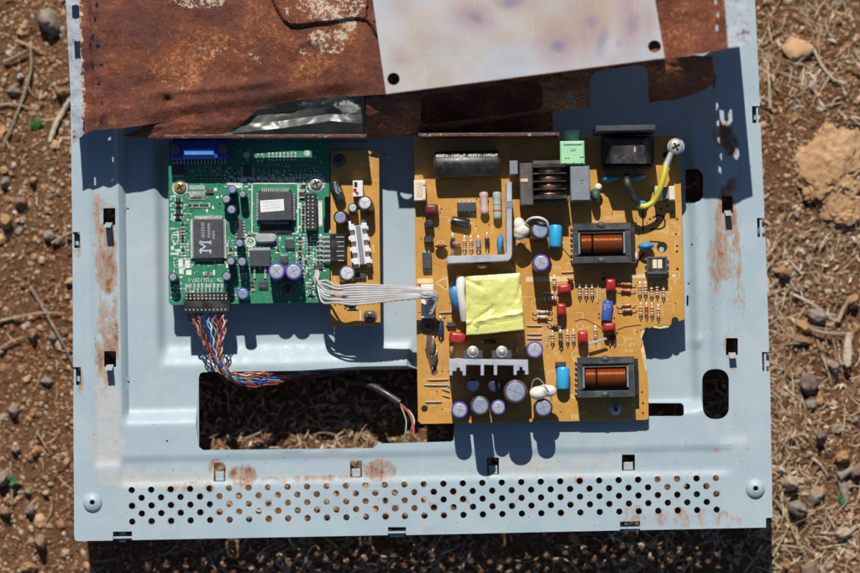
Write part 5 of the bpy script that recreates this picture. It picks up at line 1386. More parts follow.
for s_ in (-1, 1):
    for k in range(4): c2_.box(s_ * 3.1 - 1.3, s_ * 3.1 + 1.3, -h_ + 1.5 + k * 5.7, -h_ + 4.6 + k * 5.7, Z + 5.5, Z + 8.2, .25)
c2_.build('latch', m_white, wc)
c3 = MB(); c3.M = c.M; c3.box(-1.2, 1.2, -h_ + 1.5, h_ - 2.8, Z + 5.5, Z + 6.2, .1); c3.build('insert', m_grey, wc)
soic(sb, Z, 352, 366, 272.5, 279, 3, 'b', 1.8, m_brown)
smd(sb, Z, 352.5, 308, 11, 3, .8, m_brown, 'x'); 
for (x, y, a_) in ((367, 252, 88), (372, 295, 0)): jumper(sb, Z, x, y, 12, a_)

# ------------------------------------------------------------------ the large tan board
Z = 41.6
pb = thing('power_circuit_board', 'large tan power board crowded with a yellow transformer, coils, capacitors and a cracked corner', 'circuit board', tuple(at(540, 290, Z)))
base_board(pb, [(414, 139), (676, 135), (679, 139), (681.5, 200), (684.5, 319.5), (680, 321), (676, 322.6), (672, 321.6), (670, 325.6), (664, 324.6), (660, 326.8), (655, 325.0), (650, 328.4), (646, 327.4), (643, 330.8), (640, 330), (641.6, 335), (640.2, 338), (643.6, 342), (641, 346), (643, 352), (642.4, 356), (646, 361), (644.8, 366), (647, 372), (648.4, 390), (648.6, 418.5), (646, 420), (421, 424), (418, 421), (416, 290)], Z, 1.6, m_orange)
f_ = MB(); P = [tuple(at(x, y, Z + .1).to_2d()) for x, y in ((640.8, 331), (645, 330), (641.5, 338.5), (644, 347), (646.5, 360), (645.6, 372), (643, 360), (641, 350), (642.5, 343), (640.6, 338))]
f_.prism(P, Z - 1.5, Z + .08); f_.build('broken_edge', m_inner, pb)
f_ = MB(); P = [tuple(at(x, y, Z + .1).to_2d()) for x, y in ((651, 327), (657, 322.5), (668, 322.3), (671.5, 324), (668, 327.5), (660, 328.6))]
f_.prism(P, Z - 1.55, Z - .3); f_.build('broken_edge', m_inner, pb)
for p in ((676, 146), (428, 325), (615, 409), (424, 155)): standoff(p[0], p[1], 27, Z - 1.65)
s = MB(); zs = Z + .05
flat(s, 526, 573, 276.5, 281.5, zs); flat(s, 630, 663, 274, 278, zs); stroke(s, [(447, 276.5), (436, 283), (447, 290), (447, 276.5)], 1.0, zs); stroke(s, [(441, 279.5), (447, 279.5)], .8, zs + .003)
flat(s, 417, 433, 278.5, 283, zs); stroke(s, [(669, 272), (679, 272), (679, 279), (669, 279), (669, 272)], .6, zs); flat(s, 672, 676, 274, 277, zs)
letter(s, "E8", 574.5, 417, zs, 7, 0); letter(s, "SSW1", 629, 339, zs, 4.6, 0); letter(s, "JST", 632, 345, zs, 4.6, 0); letter(s, "FUSE", 629, 351, zs, 4, 0); letter(s, "F901", 664, 232, zs, 5.5, 0)
for (x, y, t, a) in ((447, 410, "C921", 0), (446, 400, "R9", 0), (433, 393, "J10", 0), (433, 405, "J12", 0), (547, 343, "R", 0), (548, 357, "D", 0), (560, 358, "C9", 0), (548, 375, "C93", 90), (604, 291, "D", 90), (676, 245, "R907", 90), (672, 223, "C901", 0), (640, 405, "L", 0), (635, 413, "CN", 90), (620, 216, "T902", 0), (607, 218, "L91", 0), (525, 305, "J", 90), (645, 252, "C", 0), (596, 300, "R", 0), (649, 315, "R9", 0), (541, 330, "D9", 0), (640, 295, "J", 90), (452, 318, "Q9", 0), (430, 275, "IC", 0), (637, 237, "V", 0)):
    letter(s, t, x, y, zs, 4.4, a)
for (x0, x1, y0, y1) in ((570, 575, 395, 398), (632, 636, 398, 406), (632, 636, 410, 418), (540, 544, 406, 412)): stroke(s, [(x0, y0), (x1, y0), (x0, y1), (x1, y1)], .9, zs)
for (x0, x1, y0, y1) in ((597, 600, 285, 298), (636, 662, 282, 283), (520, 523, 298, 304), (585, 590, 327, 328), (655, 668, 299, 300), (607, 617, 217, 219), (668, 680, 226, 235)): stroke(s, [(x0, y0), (x1, y0), (x1, y1), (x0, y1), (x0, y0)], .5, zs + .002)
rp = random.Random(12)
for i in range(130):
    x = rp.uniform(420, 678); y = rp.uniform(182, 416)
    if x > 640 and y > 318: continue
    q = rp.random()
    if q < .55: letter(s, rp.choice("RCDLQJ") + str(rp.randint(1, 99) + 900), x, y, zs + .004 + i * .0001, rp.uniform(3.2, 4.4), rp.choice((0, 0, 90)))
    elif q < .8: l = rp.uniform(6, 18); stroke(s, [(x, y), (x + l, y), (x + l, y + rp.uniform(4, 9))], .5, zs + .004 + i * .0001)
    else: q2 = rp.uniform(3, 6); disc(s, x, y, q2, zs + .004 + i * .0001, 18, q2 - .5)
s.build('printed_marking', m_silko, pb)
s = MB(); r_ = random.Random(8)
HO = [(424.5, 408.5, 3.3), (675, 320.5, 3.6), (655, 206, 1.1), (661, 209, 1.1), (667, 206, 1.1), (672, 212, 1.1), (677, 219, 1.1), (676, 234, 1.1), (677, 246, 1.1), (677, 251.5, 1.2), (677.5, 269, 1.3), (650, 219, 1.2), (657, 220.5, 1.2), (636, 223, 1.1), (645, 207, 1.1), (599, 314, 1), (599, 318, 1), (614, 318, 1), (603, 331, 1.1), (617, 333, 1.1), (643, 403, 1.1), (643, 413, 1.1), (642, 392, 1.0), (444.5, 318, 1), (652, 246, .9), (420, 285, 1), (666, 155, 3.2), (638.5, 147, 1)]
for (x, y, q) in HO:
    if q > 3: h_ = MB(); disc(h_, x, y, q, zs + .04, 16); h_.build('mounting_hole', m_hole, pb)
    else: disc(s, x, y, q, zs + .04, 12)
for i in range(110):
    x = r_.uniform(418, 678); y = r_.uniform(145, 418)
    if x > 640 and y > 318: continue
    disc(s, x, y, .75, zs + .03, 8)
s.build('hole_pattern', m_hole, pb)
s = MB()      # milled safety slots and the crack
q = [(653, 217.6), (657, 215), (663, 216.2), (665, 221), (664.4, 226.5), (660, 229), (651, 229)]
stroke(s, q, 1.6, zs + .045); stroke(s, [(643, 205), (643, 231)], 1.6, zs + .045); stroke(s, [(638, 261), (644, 253)], 1.9, zs + .045)
disc(s, 662, 247, 5.4, zs + .042, 16); stroke(s, [(650, 241.5), (660, 242)], 1.4, zs + .048)
s.build('milled_slot', m_hole, pb)
s = MB(); disc(s, 661.5, 249.5, 2.6, zs + .06, 12); s.build('solder_spot', m_pad, pb)
s = MB(); stroke(s, [(575, 321.5), (581, 319), (587, 320), (598, 326), (605, 331)], .7, zs + .05); stroke(s, [(617, 330), (625, 327), (636, 325.5), (641, 325)], .8, zs + .05); s.build('crack', m_hole, pb)
# -- big lying capacitor
o, M_, q, L = lying(pb, Z, 467, 163.5, 64, 27, 0, m_black, 'capacitor', 'big dark capacitor lying along the bracket', True, 0, None, .07, m_dsteel)
lt = MB(); vs, fs = text_shape("400V-100\u00b5F 400V-100\u00b5F"); xs = [v_[0] for v_ in vs]; k = L * .97 / (max(xs) - min(xs)); c = M_.to_translation(); rr = q + .04; out = []
for v_ in vs: 
    a = R(38) + v_[1] * 3.0 / rr; out.append((c.x + v_[0] * k, c.y + rr * math.sin(a) , c.z + rr * math.cos(a)))
lt.add(out, fs); lt.build('lettering', m_label, o)
# -- left edge
c = MB(); c.bp(414, 425.6, 180, 200.5, Z + .1, Z + 8, .2); wc = c.build('cream_plug', m_cream, pb)
c = MB(); c.bp(416.5, 422.6, 182.5, 197, Z + 8, Z + 8.12); c.build('plug_opening', m_beige, wc)
c = MB(); c.bp(422.8, 425.2, 181.6, 185, Z + 8, Z + 8.6, .1); c.bp(422.8, 425.2, 196.4, 199.6, Z + 8, Z + 8.6, .1); c.build('plug_latch', m_cream, wc)
film(pb, Z, 431.5, 209, 13.5, 10, 7, m_dred, 0, 'film_capacitor', 'dark red film capacitor')
def transistor(px, py):
    a = at(px, py, Z + 5); mb = MB(); mb.M = Matrix.Translation((a.x, a.y, 0)); n = 14
    poly = [(2.4 * math.cos(t), 2.4 * math.sin(t)) for t in [R(-35 + 250 * i / n) for i in range(n + 1)]]
    mb.prism(poly, Z + .8, Z + 5.4, .25); o = mb.build('transistor', m_black, pb)
    l = MB()
    for x in (-1.2, 0, 1.2): l.tube([(a.x + x, a.y - .3, Z - .3), (a.x + x, a.y - .3, Z + 1)], .22, 5)
    l.build('lead', m_tin, o)
transistor(429, 224.5); transistor(428.6, 239.5)
soic(pb, Z, 422.5, 431.4, 252.5, 268.5, 2, 'tb', 3.6, m_chip, 'chip', 3)
discap(pb, Z, 441, 246, 12.5, 3.6, 6, m_dred, 1, 'disc_capacitor', 'thin dark red disc')
soic(pb, Z, 457, 476, 202.5, 211.5, 4, 'tb', 3.4, m_chip, 'chip', 2.4, 'dual row chip in the shade')
o, M_, q, L = lying(pb, Z, 484.2, 202.5, 22, 9.5, 92, m_pink, 'resistor', 'fat pink resistor', None, .16, Z + 3.2, .3)
o, M_, q, L = lying(pb, Z, 497.2, 205, 27, 8.8, 90, m_resg, 'resistor', 'fat grey green banded resistor', None, .08, Z + 3.2, .25)
for f in (-.2, .05, .28):
    e = MB(); e.M = M_; e.cyl(q * 1.0 + .02, L * f - .35, L * f + .35, 16); e.build('colour_band', m_rband if f < 0 else m_resg, o, True)
# -- heat sink one: upright L-shaped aluminium
hs = MB(); k = 24
P = [tuple(at(x, y, Z + k).to_2d()) for x, y in ((506.5, 182), (511.8, 182), (512, 254), (511, 258), (508, 260.5), (503, 261), (447.5, 263.5), (446.5, 259.5), (449, 256), (504.5, 254.5), (506.8, 252))]
hs.prism(P, Z + 2, Z + k, .15); h1 = hs.build('heat_sink', m_alu, pb, False, 'upright L shaped aluminium heat sink')
hs = MB(); hs.bp(474, 491, 257.5, 264.5, Z + 10, Z + 20, .2); h2 = hs.build('power_transistor', m_chip, h1)
hs = MB(); hs.bp(505.0, 512.5, 201, 208, Z + k - 1.5, Z + k + .25); hs.build('dark_notch', m_grey, h1)
hs = MB(); a = at(482, 265.8, Z + 16); hs.ball(a.x, a.y, Z + 16, 2.6, 1.6, 2.2, 14, 8); hs.build('screw', m_brass, h1, True)
o, M_, q, L = lying(pb, Z, 460.5, 222, 19, 9.5, -12, m_black, 'capacitor', 'small black capacitor lying on its side', True)
resistor(pb, Z, 453, 243, 11, 4.4, 90, m_black, None, 4, 'diode'); discap(pb, Z, 456.8, 243.5, 9, 5.5, 6, m_disct, 0)
for x in (464.5, 471): resistor(pb, Z, x, 244.5, 10, 4, 90, m_beige, [m_rband, m_dband, m_dred, m_brass], 3.5)
resistor(pb, Z, 478.5, 244.5, 10, 5.4, 90, m_grey, [m_dband], 3.5, 'diode'); resistor(pb, Z, 487.2, 243, 11, 4.6, 90, m_black, None, 5, 'diode'); resistor(pb, Z, 451.5, 243, 6, 3, 86, m_black, None, 7, 'diode')
discap(pb, Z, 500.3, 243, 18, 7, 9, m_discb, 86, 'disc_capacitor', 'blue disc capacitor inside the heat sink corner')
# -- coil transformer at the top
c = MB(); zt = Z + 17
c.bp(520, 533, 163, 205.5, Z + .4, zt - 1, .5); c.bp(533, 566, 160.5, 166, Z + .4, zt - 5, .4); c.bp(533, 569, 196.5, 202, Z + 2, zt - 5, .4); t1 = c.build('choke_coil', m_core, pb, False, 'open choke coil with four copper bands')
a = at(549.5, 181.3, zt); M_ = Matrix.Translation((a.x, a.y, Z + 10)) @ Matrix.Rotation(R(-90), 4, 'X')
Lh = 31 * S_ / 2
for i in range(5):
    y = -Lh + i * Lh / 2; f = MB(); f.M = M_; b_ = (.9 if i in (0, 4) else .35)
    f.M = M_; f.box(-8.2, 8.2, -8.0, 4.5, y - b_, y + b_, 0); f.build('bobbin_flange', m_black, t1)
    if i < 4:
        cyl = MB(); cyl.M = M_; yy0, yy1 = y + .5, y + Lh / 2 - .5; pr = []
        for j in range(13):
            u = j / 12; pr.append((6.0 + .8 * math.sin(math.pi * u) , yy0 + (yy1 - yy0) * u))
        cyl.lathe(pr, 30); cyl.build('copper_winding', m_copb, t1, True)
c = MB(); c.bp(520.6, 528, 178.8, 182, zt - 1, zt - .6, .1); c.build('solder_joint', m_beige, t1)
# -- audio jack, grey block, small grey box
c = MB(); c.bp(560.3, 584.6, 141, 164.6, Z + .1, Z + 15, .6); j = c.build('audio_jack', m_mint, pb, False, 'pale green audio jack')
c = MB(); a = at(571.8, 137.5, Z + 11); c.M = Matrix.Translation((a.x, a.y, Z + 9)) @ Matrix.Rotation(R(90), 4, 'X'); c.cyl(4.0, -3.5, 3.5, 24, 0, 0, .4); c.build('jack_barrel', m_mint, j, True)
c = MB(); c.bp(563.5, 582, 142.4, 144.6, Z + 15, Z + 15.5, .1); c.build('jack_rib', m_alu, j)
c = MB(); letter(c, "260", 573, 150.3, Z + 15.05, 4, 0); 
for (x, y) in ((565, 157.6), (567.6, 157.6), (580, 156.6), (582, 156.6), (565, 163), (573, 162.4), (581, 162.6)): flat(c, x, x + 1.4, y, y + 1.4, Z + 15.05)
c.build('lettering', m_black, j)
c = MB(); c.bp(570.5, 590, 166, 200.8, Z + .1, Z + 14, .5); g_ = c.build('box_capacitor', m_grey, pb, False, 'tall grey box capacitor')
c = MB(); letter(c, "2", 582, 180.5, Z + 14.05, 4, 90); letter(c, "1", 582, 183.5, Z + 14.05, 4, 90); c.build('lettering', m_hole, g_)
c = MB(); c.bp(509.6, 517.8, 160.6, 174.4, Z + .1, Z + 12, .3); c.build('fuse_block', m_grey, pb)
discap(pb, Z, 595.8, 195, 9, 15, 11, m_dgrn, 12, 'disc_capacitor', 'dark green drop shaped capacitor'); 
c = MB(); a = at(598.4, 187, Z + 8); c.ball(a.x, a.y, Z + 6, 2, 2, 2.4, 10, 7); c.build('glue_drop', m_glue, pb, True)
# -- mains inlet
c = MB(); P0 = [at(x, y, Z + .5) for x, y in ((601, 137), (653, 137), (653, 165), (601, 165))]; P1 = [at(x, y, Z + 22) for x, y in ((612.5, 139), (643, 139), (646, 163.5), (610, 163.5))]
vs = [(p.x, p.y, Z + .2) for p in P0] + [(p.x, p.y, Z + 9) for p in P0] + [(p.x, p.y, Z + 22) for p in P1]
c.add(vs, [(0, 1, 2, 3)] + [(k * 4 + i, k * 4 + i + 4, k * 4 + (i + 1) % 4 + 4, k * 4 + (i + 1) % 4) for k in (0, 1) for i in range(4)] + [(8, 11, 10, 9)])
ml = c.build('mains_inlet', m_black, pb, False, 'black mains inlet with a wide flange')
c = MB(); c.bp(595.5, 655.8, 125.2, 131.2, Z + 2, Z + 29, .5); c.build('inlet_flange', m_chip, ml)
c = MB(); c.bp(603, 652, 164.6, 168, Z + 1, Z + 8, .3); c.build('terminal_block', m_black, ml)
c = MB(); c.bp(634.0, 635.6, 147, 152, Z + 22, Z + 22.3); c.build('worn_mark', m_alu, ml)
for (x, y, w_) in ((611, 178, 17), (639, 176.8, 15)): discap(pb, Z, x, y, w_, 6.5, 9, m_discb, 6 if x < 620 else 10, 'disc_capacitor', 'blue disc capacitor under the mains inlet')
discap(pb, Z, 642.5, 203, 9, 6, 7, m_discb, 0)
c = MB(); c.bp(655, 662.5, 186, 200, Z + .1, Z + 9, .3); c.bp(669, 675, 186, 200, Z + .1, Z + 9, .3); f1 = c.build('fuse_holder', m_cream, pb)
c = MB(); c.bp(662.5, 669, 187, 199, Z + .1, Z + 7, .3); c.build('fuse_clip', m_grey, f1)
# -- two backlight transformers
def coil(x0, x1, y0, y1, pins):
    zt = Z + 12; w_ = 6.5; o = MB()
    o.bp(x0, x1, y0, y0 + w_ + 1, Z + 1, zt, .45); o.bp(x0, x1, y1 - w_, y1, Z + 1, zt, .45); o.bp(x0, x0 + w_ * .75, y0 + w_ + 1, y1 - w_, Z + 1, zt - .02, .35); o.bp(x1 - w_ * .9, x1, y0 + w_ + 1, y1 - w_, Z + 1, zt - .02, .35)
    o.bp(x0 + 2, x1 - 2, y0 + 2, y1 - 2, Z + .6, Z + 2)
    f = o.build('coil_transformer', m_ferr, pb, False, 'dark framed transformer with an orange winding')
    r2 = MB()
    for (xa, xb, ya, yb) in ((x0, x1, y1 - .7, y1), (x0, x0 + .8, y0, y1), (x1 - .8, x1, y0, y1), (x0, x1, y0, y0 + .5)): r2.bp(xa + .1, xb - .1, ya + .1, yb - .1, zt - .3, zt + .06)
    r2.build('worn_edge', m_core, f)
    cx = (x0 + x1) / 2 - .5; cy = (y0 + y1) / 2 + 1; L = (x1 - x0 - 15) * S_; rad = 4.9
    a = at(cx, cy - 1, zt); M_ = Matrix.Translation((a.x, a.y, Z + 6.6)) @ Matrix.Rotation(R(90), 4, 'Y')
    for (fa, fb) in ((.01, .275), (.295, .99)):
        m = MB(); m.M = M_; q0 = -L / 2 + L * fa; q1 = -L / 2 + L * fb
        m.lathe([(rad * .88, q0), (rad, q0 + .35), (rad, q1 - .35), (rad * .88, q1)], 28); m.build('winding', m_copo, f, True)
    for s_ in (-1, 1):
        m = MB(); m.M = M_; m.box(-4.9, 3, -5.2, 5.2, min(s_ * (L / 2 + .1), s_ * (L / 2 + 1.2)), max(s_ * (L / 2 + .1), s_ * (L / 2 + 1.2))); m.build('bobbin_cheek', m_grey, f)
    m = MB(); m.bp(x0 + 5.5, x1 - 5.5, y0 + 8.3, y0 + 10.2, Z + 8, zt - 1.5, .2); m.build('bobbin_bar', m_beige, f)
    for (yy, s_) in ((y0 + 2, 1), (y1 - 2.5, 1)):
        m = MB(); a = at(cx - .5, yy, zt); m.ball(a.x, a.y, zt - .4, 2.4, 1.7, 1.2, 14, 8); m.build('locating_knob', m_ferr, f, True)
    m = MB()
    for i in range(pins):
        y = y0 + 5 + (y1 - y0 - 8) * i / (pins - 1); a = at(x0 - 2, y, Z + 3); m.tube([(a.x + 1.4, a.y, Z + 3), (a.x + .2, a.y, Z + 3), (a.x - .2, a.y, Z - .2)], .45, 6)
    for y in (y0 + 6, y0 + 12, y1 - 11): a = at(x1 + 2.5, y, Z + 3); m.tube([(a.x - 1.4, a.y, Z + 3), (a.x - .2, a.y, Z + 3), (a.x + .2, a.y, Z - .2)], .55, 6)
    m.build('pin', m_tin, f, True)
    m = MB(); m.bp(x1, x1 + 4, y0 + 1.5, y1 - 1.5, Z + 1, Z + 7, .3); m.build('pin_rail', m_black, f)
coil(573.5, 631, 223, 262.8, 7); coil(578, 634.5, 356.8, 397, 7)
c = MB(); a = at(633.6, 257, Z + 4); c.ball(a.x, a.y, Z + 1.5, 2.6, 3.0, 3.4, 12, 8); c.build('glue_drop', m_glue, pb, True)
# -- the yellow taped transformer
def yellow():
    zt = Z + 23
    b0 = [(468, 277), (519, 274), (523, 328), (467.5, 333)]
    t0 = [(465.6, 276.6), (520, 273), (524, 329.5), (466.5, 335)]
    n = 36; vs = []; g = {}
    mb = MB()
    def pt(u, v, z):
        a = [Vector(q) for q in t0]; p = (a[0] * (1 - u) + a[1] * u) * (1 - v) + (a[3] * (1 - u) + a[2] * u) * v
        return at(p.x, p.y, z)
    for j in range(n + 1):
        for i in range(n + 1):
            u, v_ = i / n, j / n; e = min(u, 1 - u, v_, 1 - v_)
            z = zt - .9 * (1 - ss(0, .07, e)) + .7 * noise.noise(Vector((u * 3.2, v_ * 3.2, 3))) + .35 * noise.noise(Vector((u * 8, v_ * 8, 7))) - 1.1 * math.exp(-((u * .62 + v_ - .86) / .035) ** 2) * (u < .5) - 1.0 * math.exp(-((-.5 * u + v_ - .05) / .03) ** 2) * (u < .3) + 1.0 * math.exp(-((v_ - .80 + .1 * u) / .03) ** 2) - 1.5 * ss(.82, 1.0, v_) - .8 * math.exp(-((u + v_ * .3 - 1.05) / .03) ** 2) * (v_ < .5)
            vs.append(pt(u, v_, z))
    fs = [(j * (n + 1) + i, (j + 1) * (n + 1) + i, (j + 1) * (n + 1) + i + 1, j * (n + 1) + i + 1) for j in range(n) for i in range(n)]
    rim = [i for i in range(n + 1)] + [j * (n + 1) + n for j in range(1, n + 1)] + [n * (n + 1) + i for i in range(n - 1, -1, -1)] + [j * (n + 1) for j in range(n - 1, 0, -1)]
    o = len(vs); vs += [Vector((vs[i].x, vs[i].y, Z + 1.5)) for i in rim]; m = len(rim)
    fs += [(rim[(i + 1) % m], rim[i], o + i, o + (i + 1) % m)[::-1] for i in range(m)]
    mb.add(vs, [f[::-1] for f in fs]); t = mb.build('taped_transformer', m_tape, pb, True, 'transformer wrapped in yellow tape')
    t.data.set_sharp_from_angle(angle=R(50))
    for (q, zz) in (([(466.2, 335), (467, 325), (478, 328.6), (476, 334.4)], 1), ([(476, 334.6), (480, 326), (508, 322), (500, 332.4)], .6), ([(497, 332.4), (506, 322.6), (523, 319), (524.2, 329.6)], 1.0)):
        f = MB(); f.prism([tuple(at(x, y, zt).to_2d()) for x, y in q], zt - .3, zt + zz * .55, .25); f.build('tape_fold', m_tape, t)
    s_ = MB(); stroke(s_, [(466, 309), (470, 304), (477, 302.2), (490, 302), (497, 303.4)], .35, zt + .65); s_.build('tape_crease', m_brass, t)
    c = MB(); P = spline([at(461.5, 277, Z + 15), at(460.5, 290, Z + 16), at(462.5, 306, Z + 15), at(464, 320, Z + 12)], 8); c.tube(P, 2.1, 10, lambda u: 1.2 - .4 * u); c.build('white_tape', m_white, t, True)
    c = MB(); P = spline([at(456, 282, Z + 9), at(455, 291, Z + 11), at(457, 301, Z + 10), at(459, 308, Z + 8)], 8); c.tube(P, 2.5, 10, lambda u: .75 + .5 * math.sin(math.pi * u)); c.build('blue_tape', m_discb, t, True)
yellow()
# -- left strip below the flat cable plug
c = MB(); c.bp(421, 434, 284.5, 318, Z + .1, Z + 8.5, .3); c.build('flat_cable_socket', m_white, pb)
screw(pb, Z + .05, 428, 325.5, 5.4, m_dsteel, 7.4, 40)
resistor(pb, Z, 440.6, 328, 15, 6.2, 90, m_navy, None, 4, 'diode'); soic(pb, Z, 447, 456, 322, 326.6, 1, 'l', 2.6)
film(pb, Z, 457.5, 337.5, 17, 11, 8, m_red, -6, 'film_capacitor', 'bright red film capacitor'); discap(pb, Z, 451.5, 350, 9, 5, 8, m_disct, 80)
for (x, y, l, a) in ((446, 312.3, 14, 1), (438, 379.5, 22, 0), (437, 385, 26, -2), (433.5, 401.8, 17, -1), (446, 390, 8, -20), (446, 396, 7, -20), (449, 386, 8, -40)): jumper(pb, Z, x, y, l, a)
for (x, y, l, a) in ((425.6, 343, 12, 88), (441.5, 358, 26, 90)): jumper(pb, Z, x, y, l, a, .9)
resistor(pb, Z, 432.5, 347, 13, 5, 84, m_dsteel, None, 4, 'resistor'); resistor(pb, Z, 434.5, 360, 12, 5, 76, m_brown, None, 4, 'resistor')
st = MB(); rb = random.Random(2)
for (x, y, q) in ((431, 352, 7), (433, 362, 6), (429, 342, 5), (434, 371, 4)):
    c = at(x, y, Z + .04); vs = []
    for i in range(18):
        t_ = 2 * math.pi * i / 18; rr_ = q * S_ * (1 + .3 * noise.noise(Vector((math.cos(t_) * 1.5, math.sin(t_) * 1.5, q)))); vs.append((c.x + rr_ * .8 * math.cos(t_), c.y + rr_ * 1.25 * math.sin(t_), Z + .040 + q * .001))
    st.add(vs, [tuple(range(18))])
st.build('burn_stain', m_burn, pb)
# -- heat sink two: comb, with two screwed transistors
k = 22; c = MB(); pts = [(448.6, 358.6), (528, 359.6), (528.4, 374.4), (525, 374.6), (525, 370.5), (522.6, 370.4), (522.4, 367), (519.4, 367), (519.4, 370.4), (516.8, 370.6), (516.6, 375), (513.8, 375), (513.6, 365.4),
     (497.2, 365.2), (497, 375), (494, 375), (493.8, 365), (484, 364.8), (483.8, 375.4), (480.8, 375.4), (480.6, 365), (466, 364.8), (465.8, 375.4), (462.8, 375.4), (462.6, 371), (460.2, 371), (460, 367.6), (456.6, 367.6), (456.4, 371), (452.6, 371), (452.4, 375.4), (449.4, 375.4)]
c.prism([tuple(at(x, y, Z + k).to_2d()) for x, y in pts], Z + 2, Z + k, .12); hc = c.build('heat_sink', m_alu, pb, False, 'comb shaped aluminium heat sink')
for x in (472.8, 501.8):
    c = MB(); c.bp(x - 10, x + 10, 350.5, 358.6, Z + 8, Z + 19, .4); q = c.build('power_transistor', m_chip, hc)
    c = MB(); a = at(x, 349.6, Z + 18.6); c.cyl(2.9, Z + 18.4, Z + 19.6, 20, a.x, a.y - 1.0, .4); c.ball(a.x, a.y - 1.0, Z + 19.6, 2.0, 1.5, 1.6, 14, 8); c.build('screw', m_steel, q, True)
resistor(pb, Z, 490, 341.6, 12, 3.4, 0, m_black, None, 5, 'diode'); discap(pb, Z, 517, 349, 6, 8, 8, m_disct, 0)
# -- standing capacitors
for (x, y, r1, hh, sl_, tp, sc_, tx, lb_) in ((473.2, 385.3, 6.6, 14, m_navy, m_navy, 0, None, 'dark blue capacitor in the shade of the comb heat sink'), (494, 385.8, 6.2, 14, m_navy, m_navy, 0, None, 'dark blue capacitor with a bright fleck'), (515.6, 391.6, 12, 25, m_brown, m_can, 2, '100\u00b5F 16V', 'largest standing capacitor of the board'),
       (480.2, 405.6, 9.8, 25, m_brown, m_can, 3, '105', 'brown sleeved capacitor'), (459.6, 409.8, 8.4, 15, m_purple, m_canw, 2, None, 'purple sleeved capacitor'), (498.4, 407.2, 7.6, 15, m_purple, m_canw, 2, None, 'purple sleeved capacitor'), (543.4, 407.6, 9.4, 15, m_navy, m_can, 2, None, 'dark capacitor under the white glue'), (534.8, 349.6, 8.6, 18, m_purple, m_canw, 3, None, 'purple sleeved capacitor'),
       (541.2, 262.6, 8.4, 22, m_purple, m_canw, 3, None, 'purple sleeved capacitor')):
    ecap(pb, Z, x, y, r1, hh, sl_, tp, (0, 0), 'capacitor', lb_, sc_, x * .7, tx)
ecap(pb, Z, 540.2, 230, 9.2, 18, m_brown, m_can, (.8, .8), 'capacitor', 'dark capacitor beside the white glue', 3, .4)
def glue(name, pts, par=pb):
    mb = MB()
    for (x, y, z, a, b_) in pts: q = at(x, y, Z + z); mb.ball(q.x, q.y, Z + z - 2, a, b_, 2.6, 16, 10)
    return mb
def glue_blob(pts, seed):
    "one lump: a ball pulled into the outline of several lobes"
    v0, f0 = ICO3; cs = [(at(x, y, Z + z), a, b_) for (x, y, z, a, b_) in pts]; c0 = sum((c[0] for c in cs), Vector()) / len(cs); V = []
    for p in v0:
        d = Vector(p).normalized(); best = 1.0
        for k in range(1, 90):
            q = c0 + d * k * .15
            if any(((q.x - c.x) / a) ** 2 + ((q.y - c.y) / b_) ** 2 + ((q.z - c.z) / 3.2) ** 2 < 1 for c, a, b_ in cs): best = k * .15
        V.append(c0 + d * best * (1 + .08 * noise.noise(Vector(p) * 3 + Vector((seed, 0, 0)))))
    mb = MB(); mb.add(V, f0); o = mb.build('glue_lump', m_glue, pb, True); 
    md = o.modifiers.new('soft', 'SMOOTH'); md.factor = .5; md.iterations = 4; return o
glue_blob([(519, 224, 13, 3.0, 3.4), (522, 230, 13, 4.4, 3.6), (520, 235, 12, 3.4, 2.6)], 1)
glue_blob([(538, 393, 15, 4.6, 3.4), (545, 389.5, 15, 4.0, 2.6), (550, 391, 15, 3.6, 3.0)], 2)
c = MB(); c.tube(spline([at(525, 224, Z + 15), at(530, 219, Z + 19), at(538, 217.6, Z + 21), at(546, 221, Z + 20), at(548.5, 229, Z + 17), at(546, 235, Z + 12)], 7), .62, 8); c.build('white_wire', m_white, pb, True)
c = MB(); c.tube(spline([at(531, 390, Z + 16), at(533, 381, Z + 18), at(538, 378.6, Z + 19), at(543, 383, Z + 19), at(549, 392, Z + 18), at(552, 400, Z + 10)], 7), .24, 7); c.build('thin_wire', m_tin, pb, True)
c = MB(); c.tube([at(562, 242, Z + 3), at(576, 258, Z + 3), at(578, 260, Z + 1)], .25, 6); c.build('thin_wire', m_tin, pb, True)
for (x, y) in ((555.6, 235.6), (563.2, 378)):
    lying(pb, Z, x, y, 22.5, 13.4, 88, m_cyan, 'capacitor', 'light blue capacitor lying on its side', None, 0, Z + 4.2, .2)
c = MB(); c.bp(555.5, 566, 361.8, 366.5, Z + .1, Z + 6, .2); c.build('box_capacitor', m_chip, pb)
o, M_, q, L = lying(pb, Z, 607.3, 310.5, 20, 10.4, 82, m_blue, 'capacitor', 'bright blue capacitor lying on its side', True, 0, None, .12, m_navy)
lt = MB(); letter(lt, "50V", 605, 307, Z + 5.4, 4, -98); letter(lt, "10", 609, 306, Z + 5.35, 4, -98); lt.build('lettering', m_chiptx, o)
# -- red film capacitors
for (x, y, w_, h_, a) in ((564.6, 288.6, 13.4, 8.8, 6), (561.6, 309.3, 9.2, 12.6, -3), (611, 284.8, 9.8, 12.6, 0), (609.6, 327, 12.6, 8.6, 3), (583, 337, 10, 13, 0), (560, 311, 6, 6, 0)):
    if w_ > 7: film(pb, Z, x, y, w_, h_, 7.5, m_red, a, 'film_capacitor', 'glossy red film capacitor')
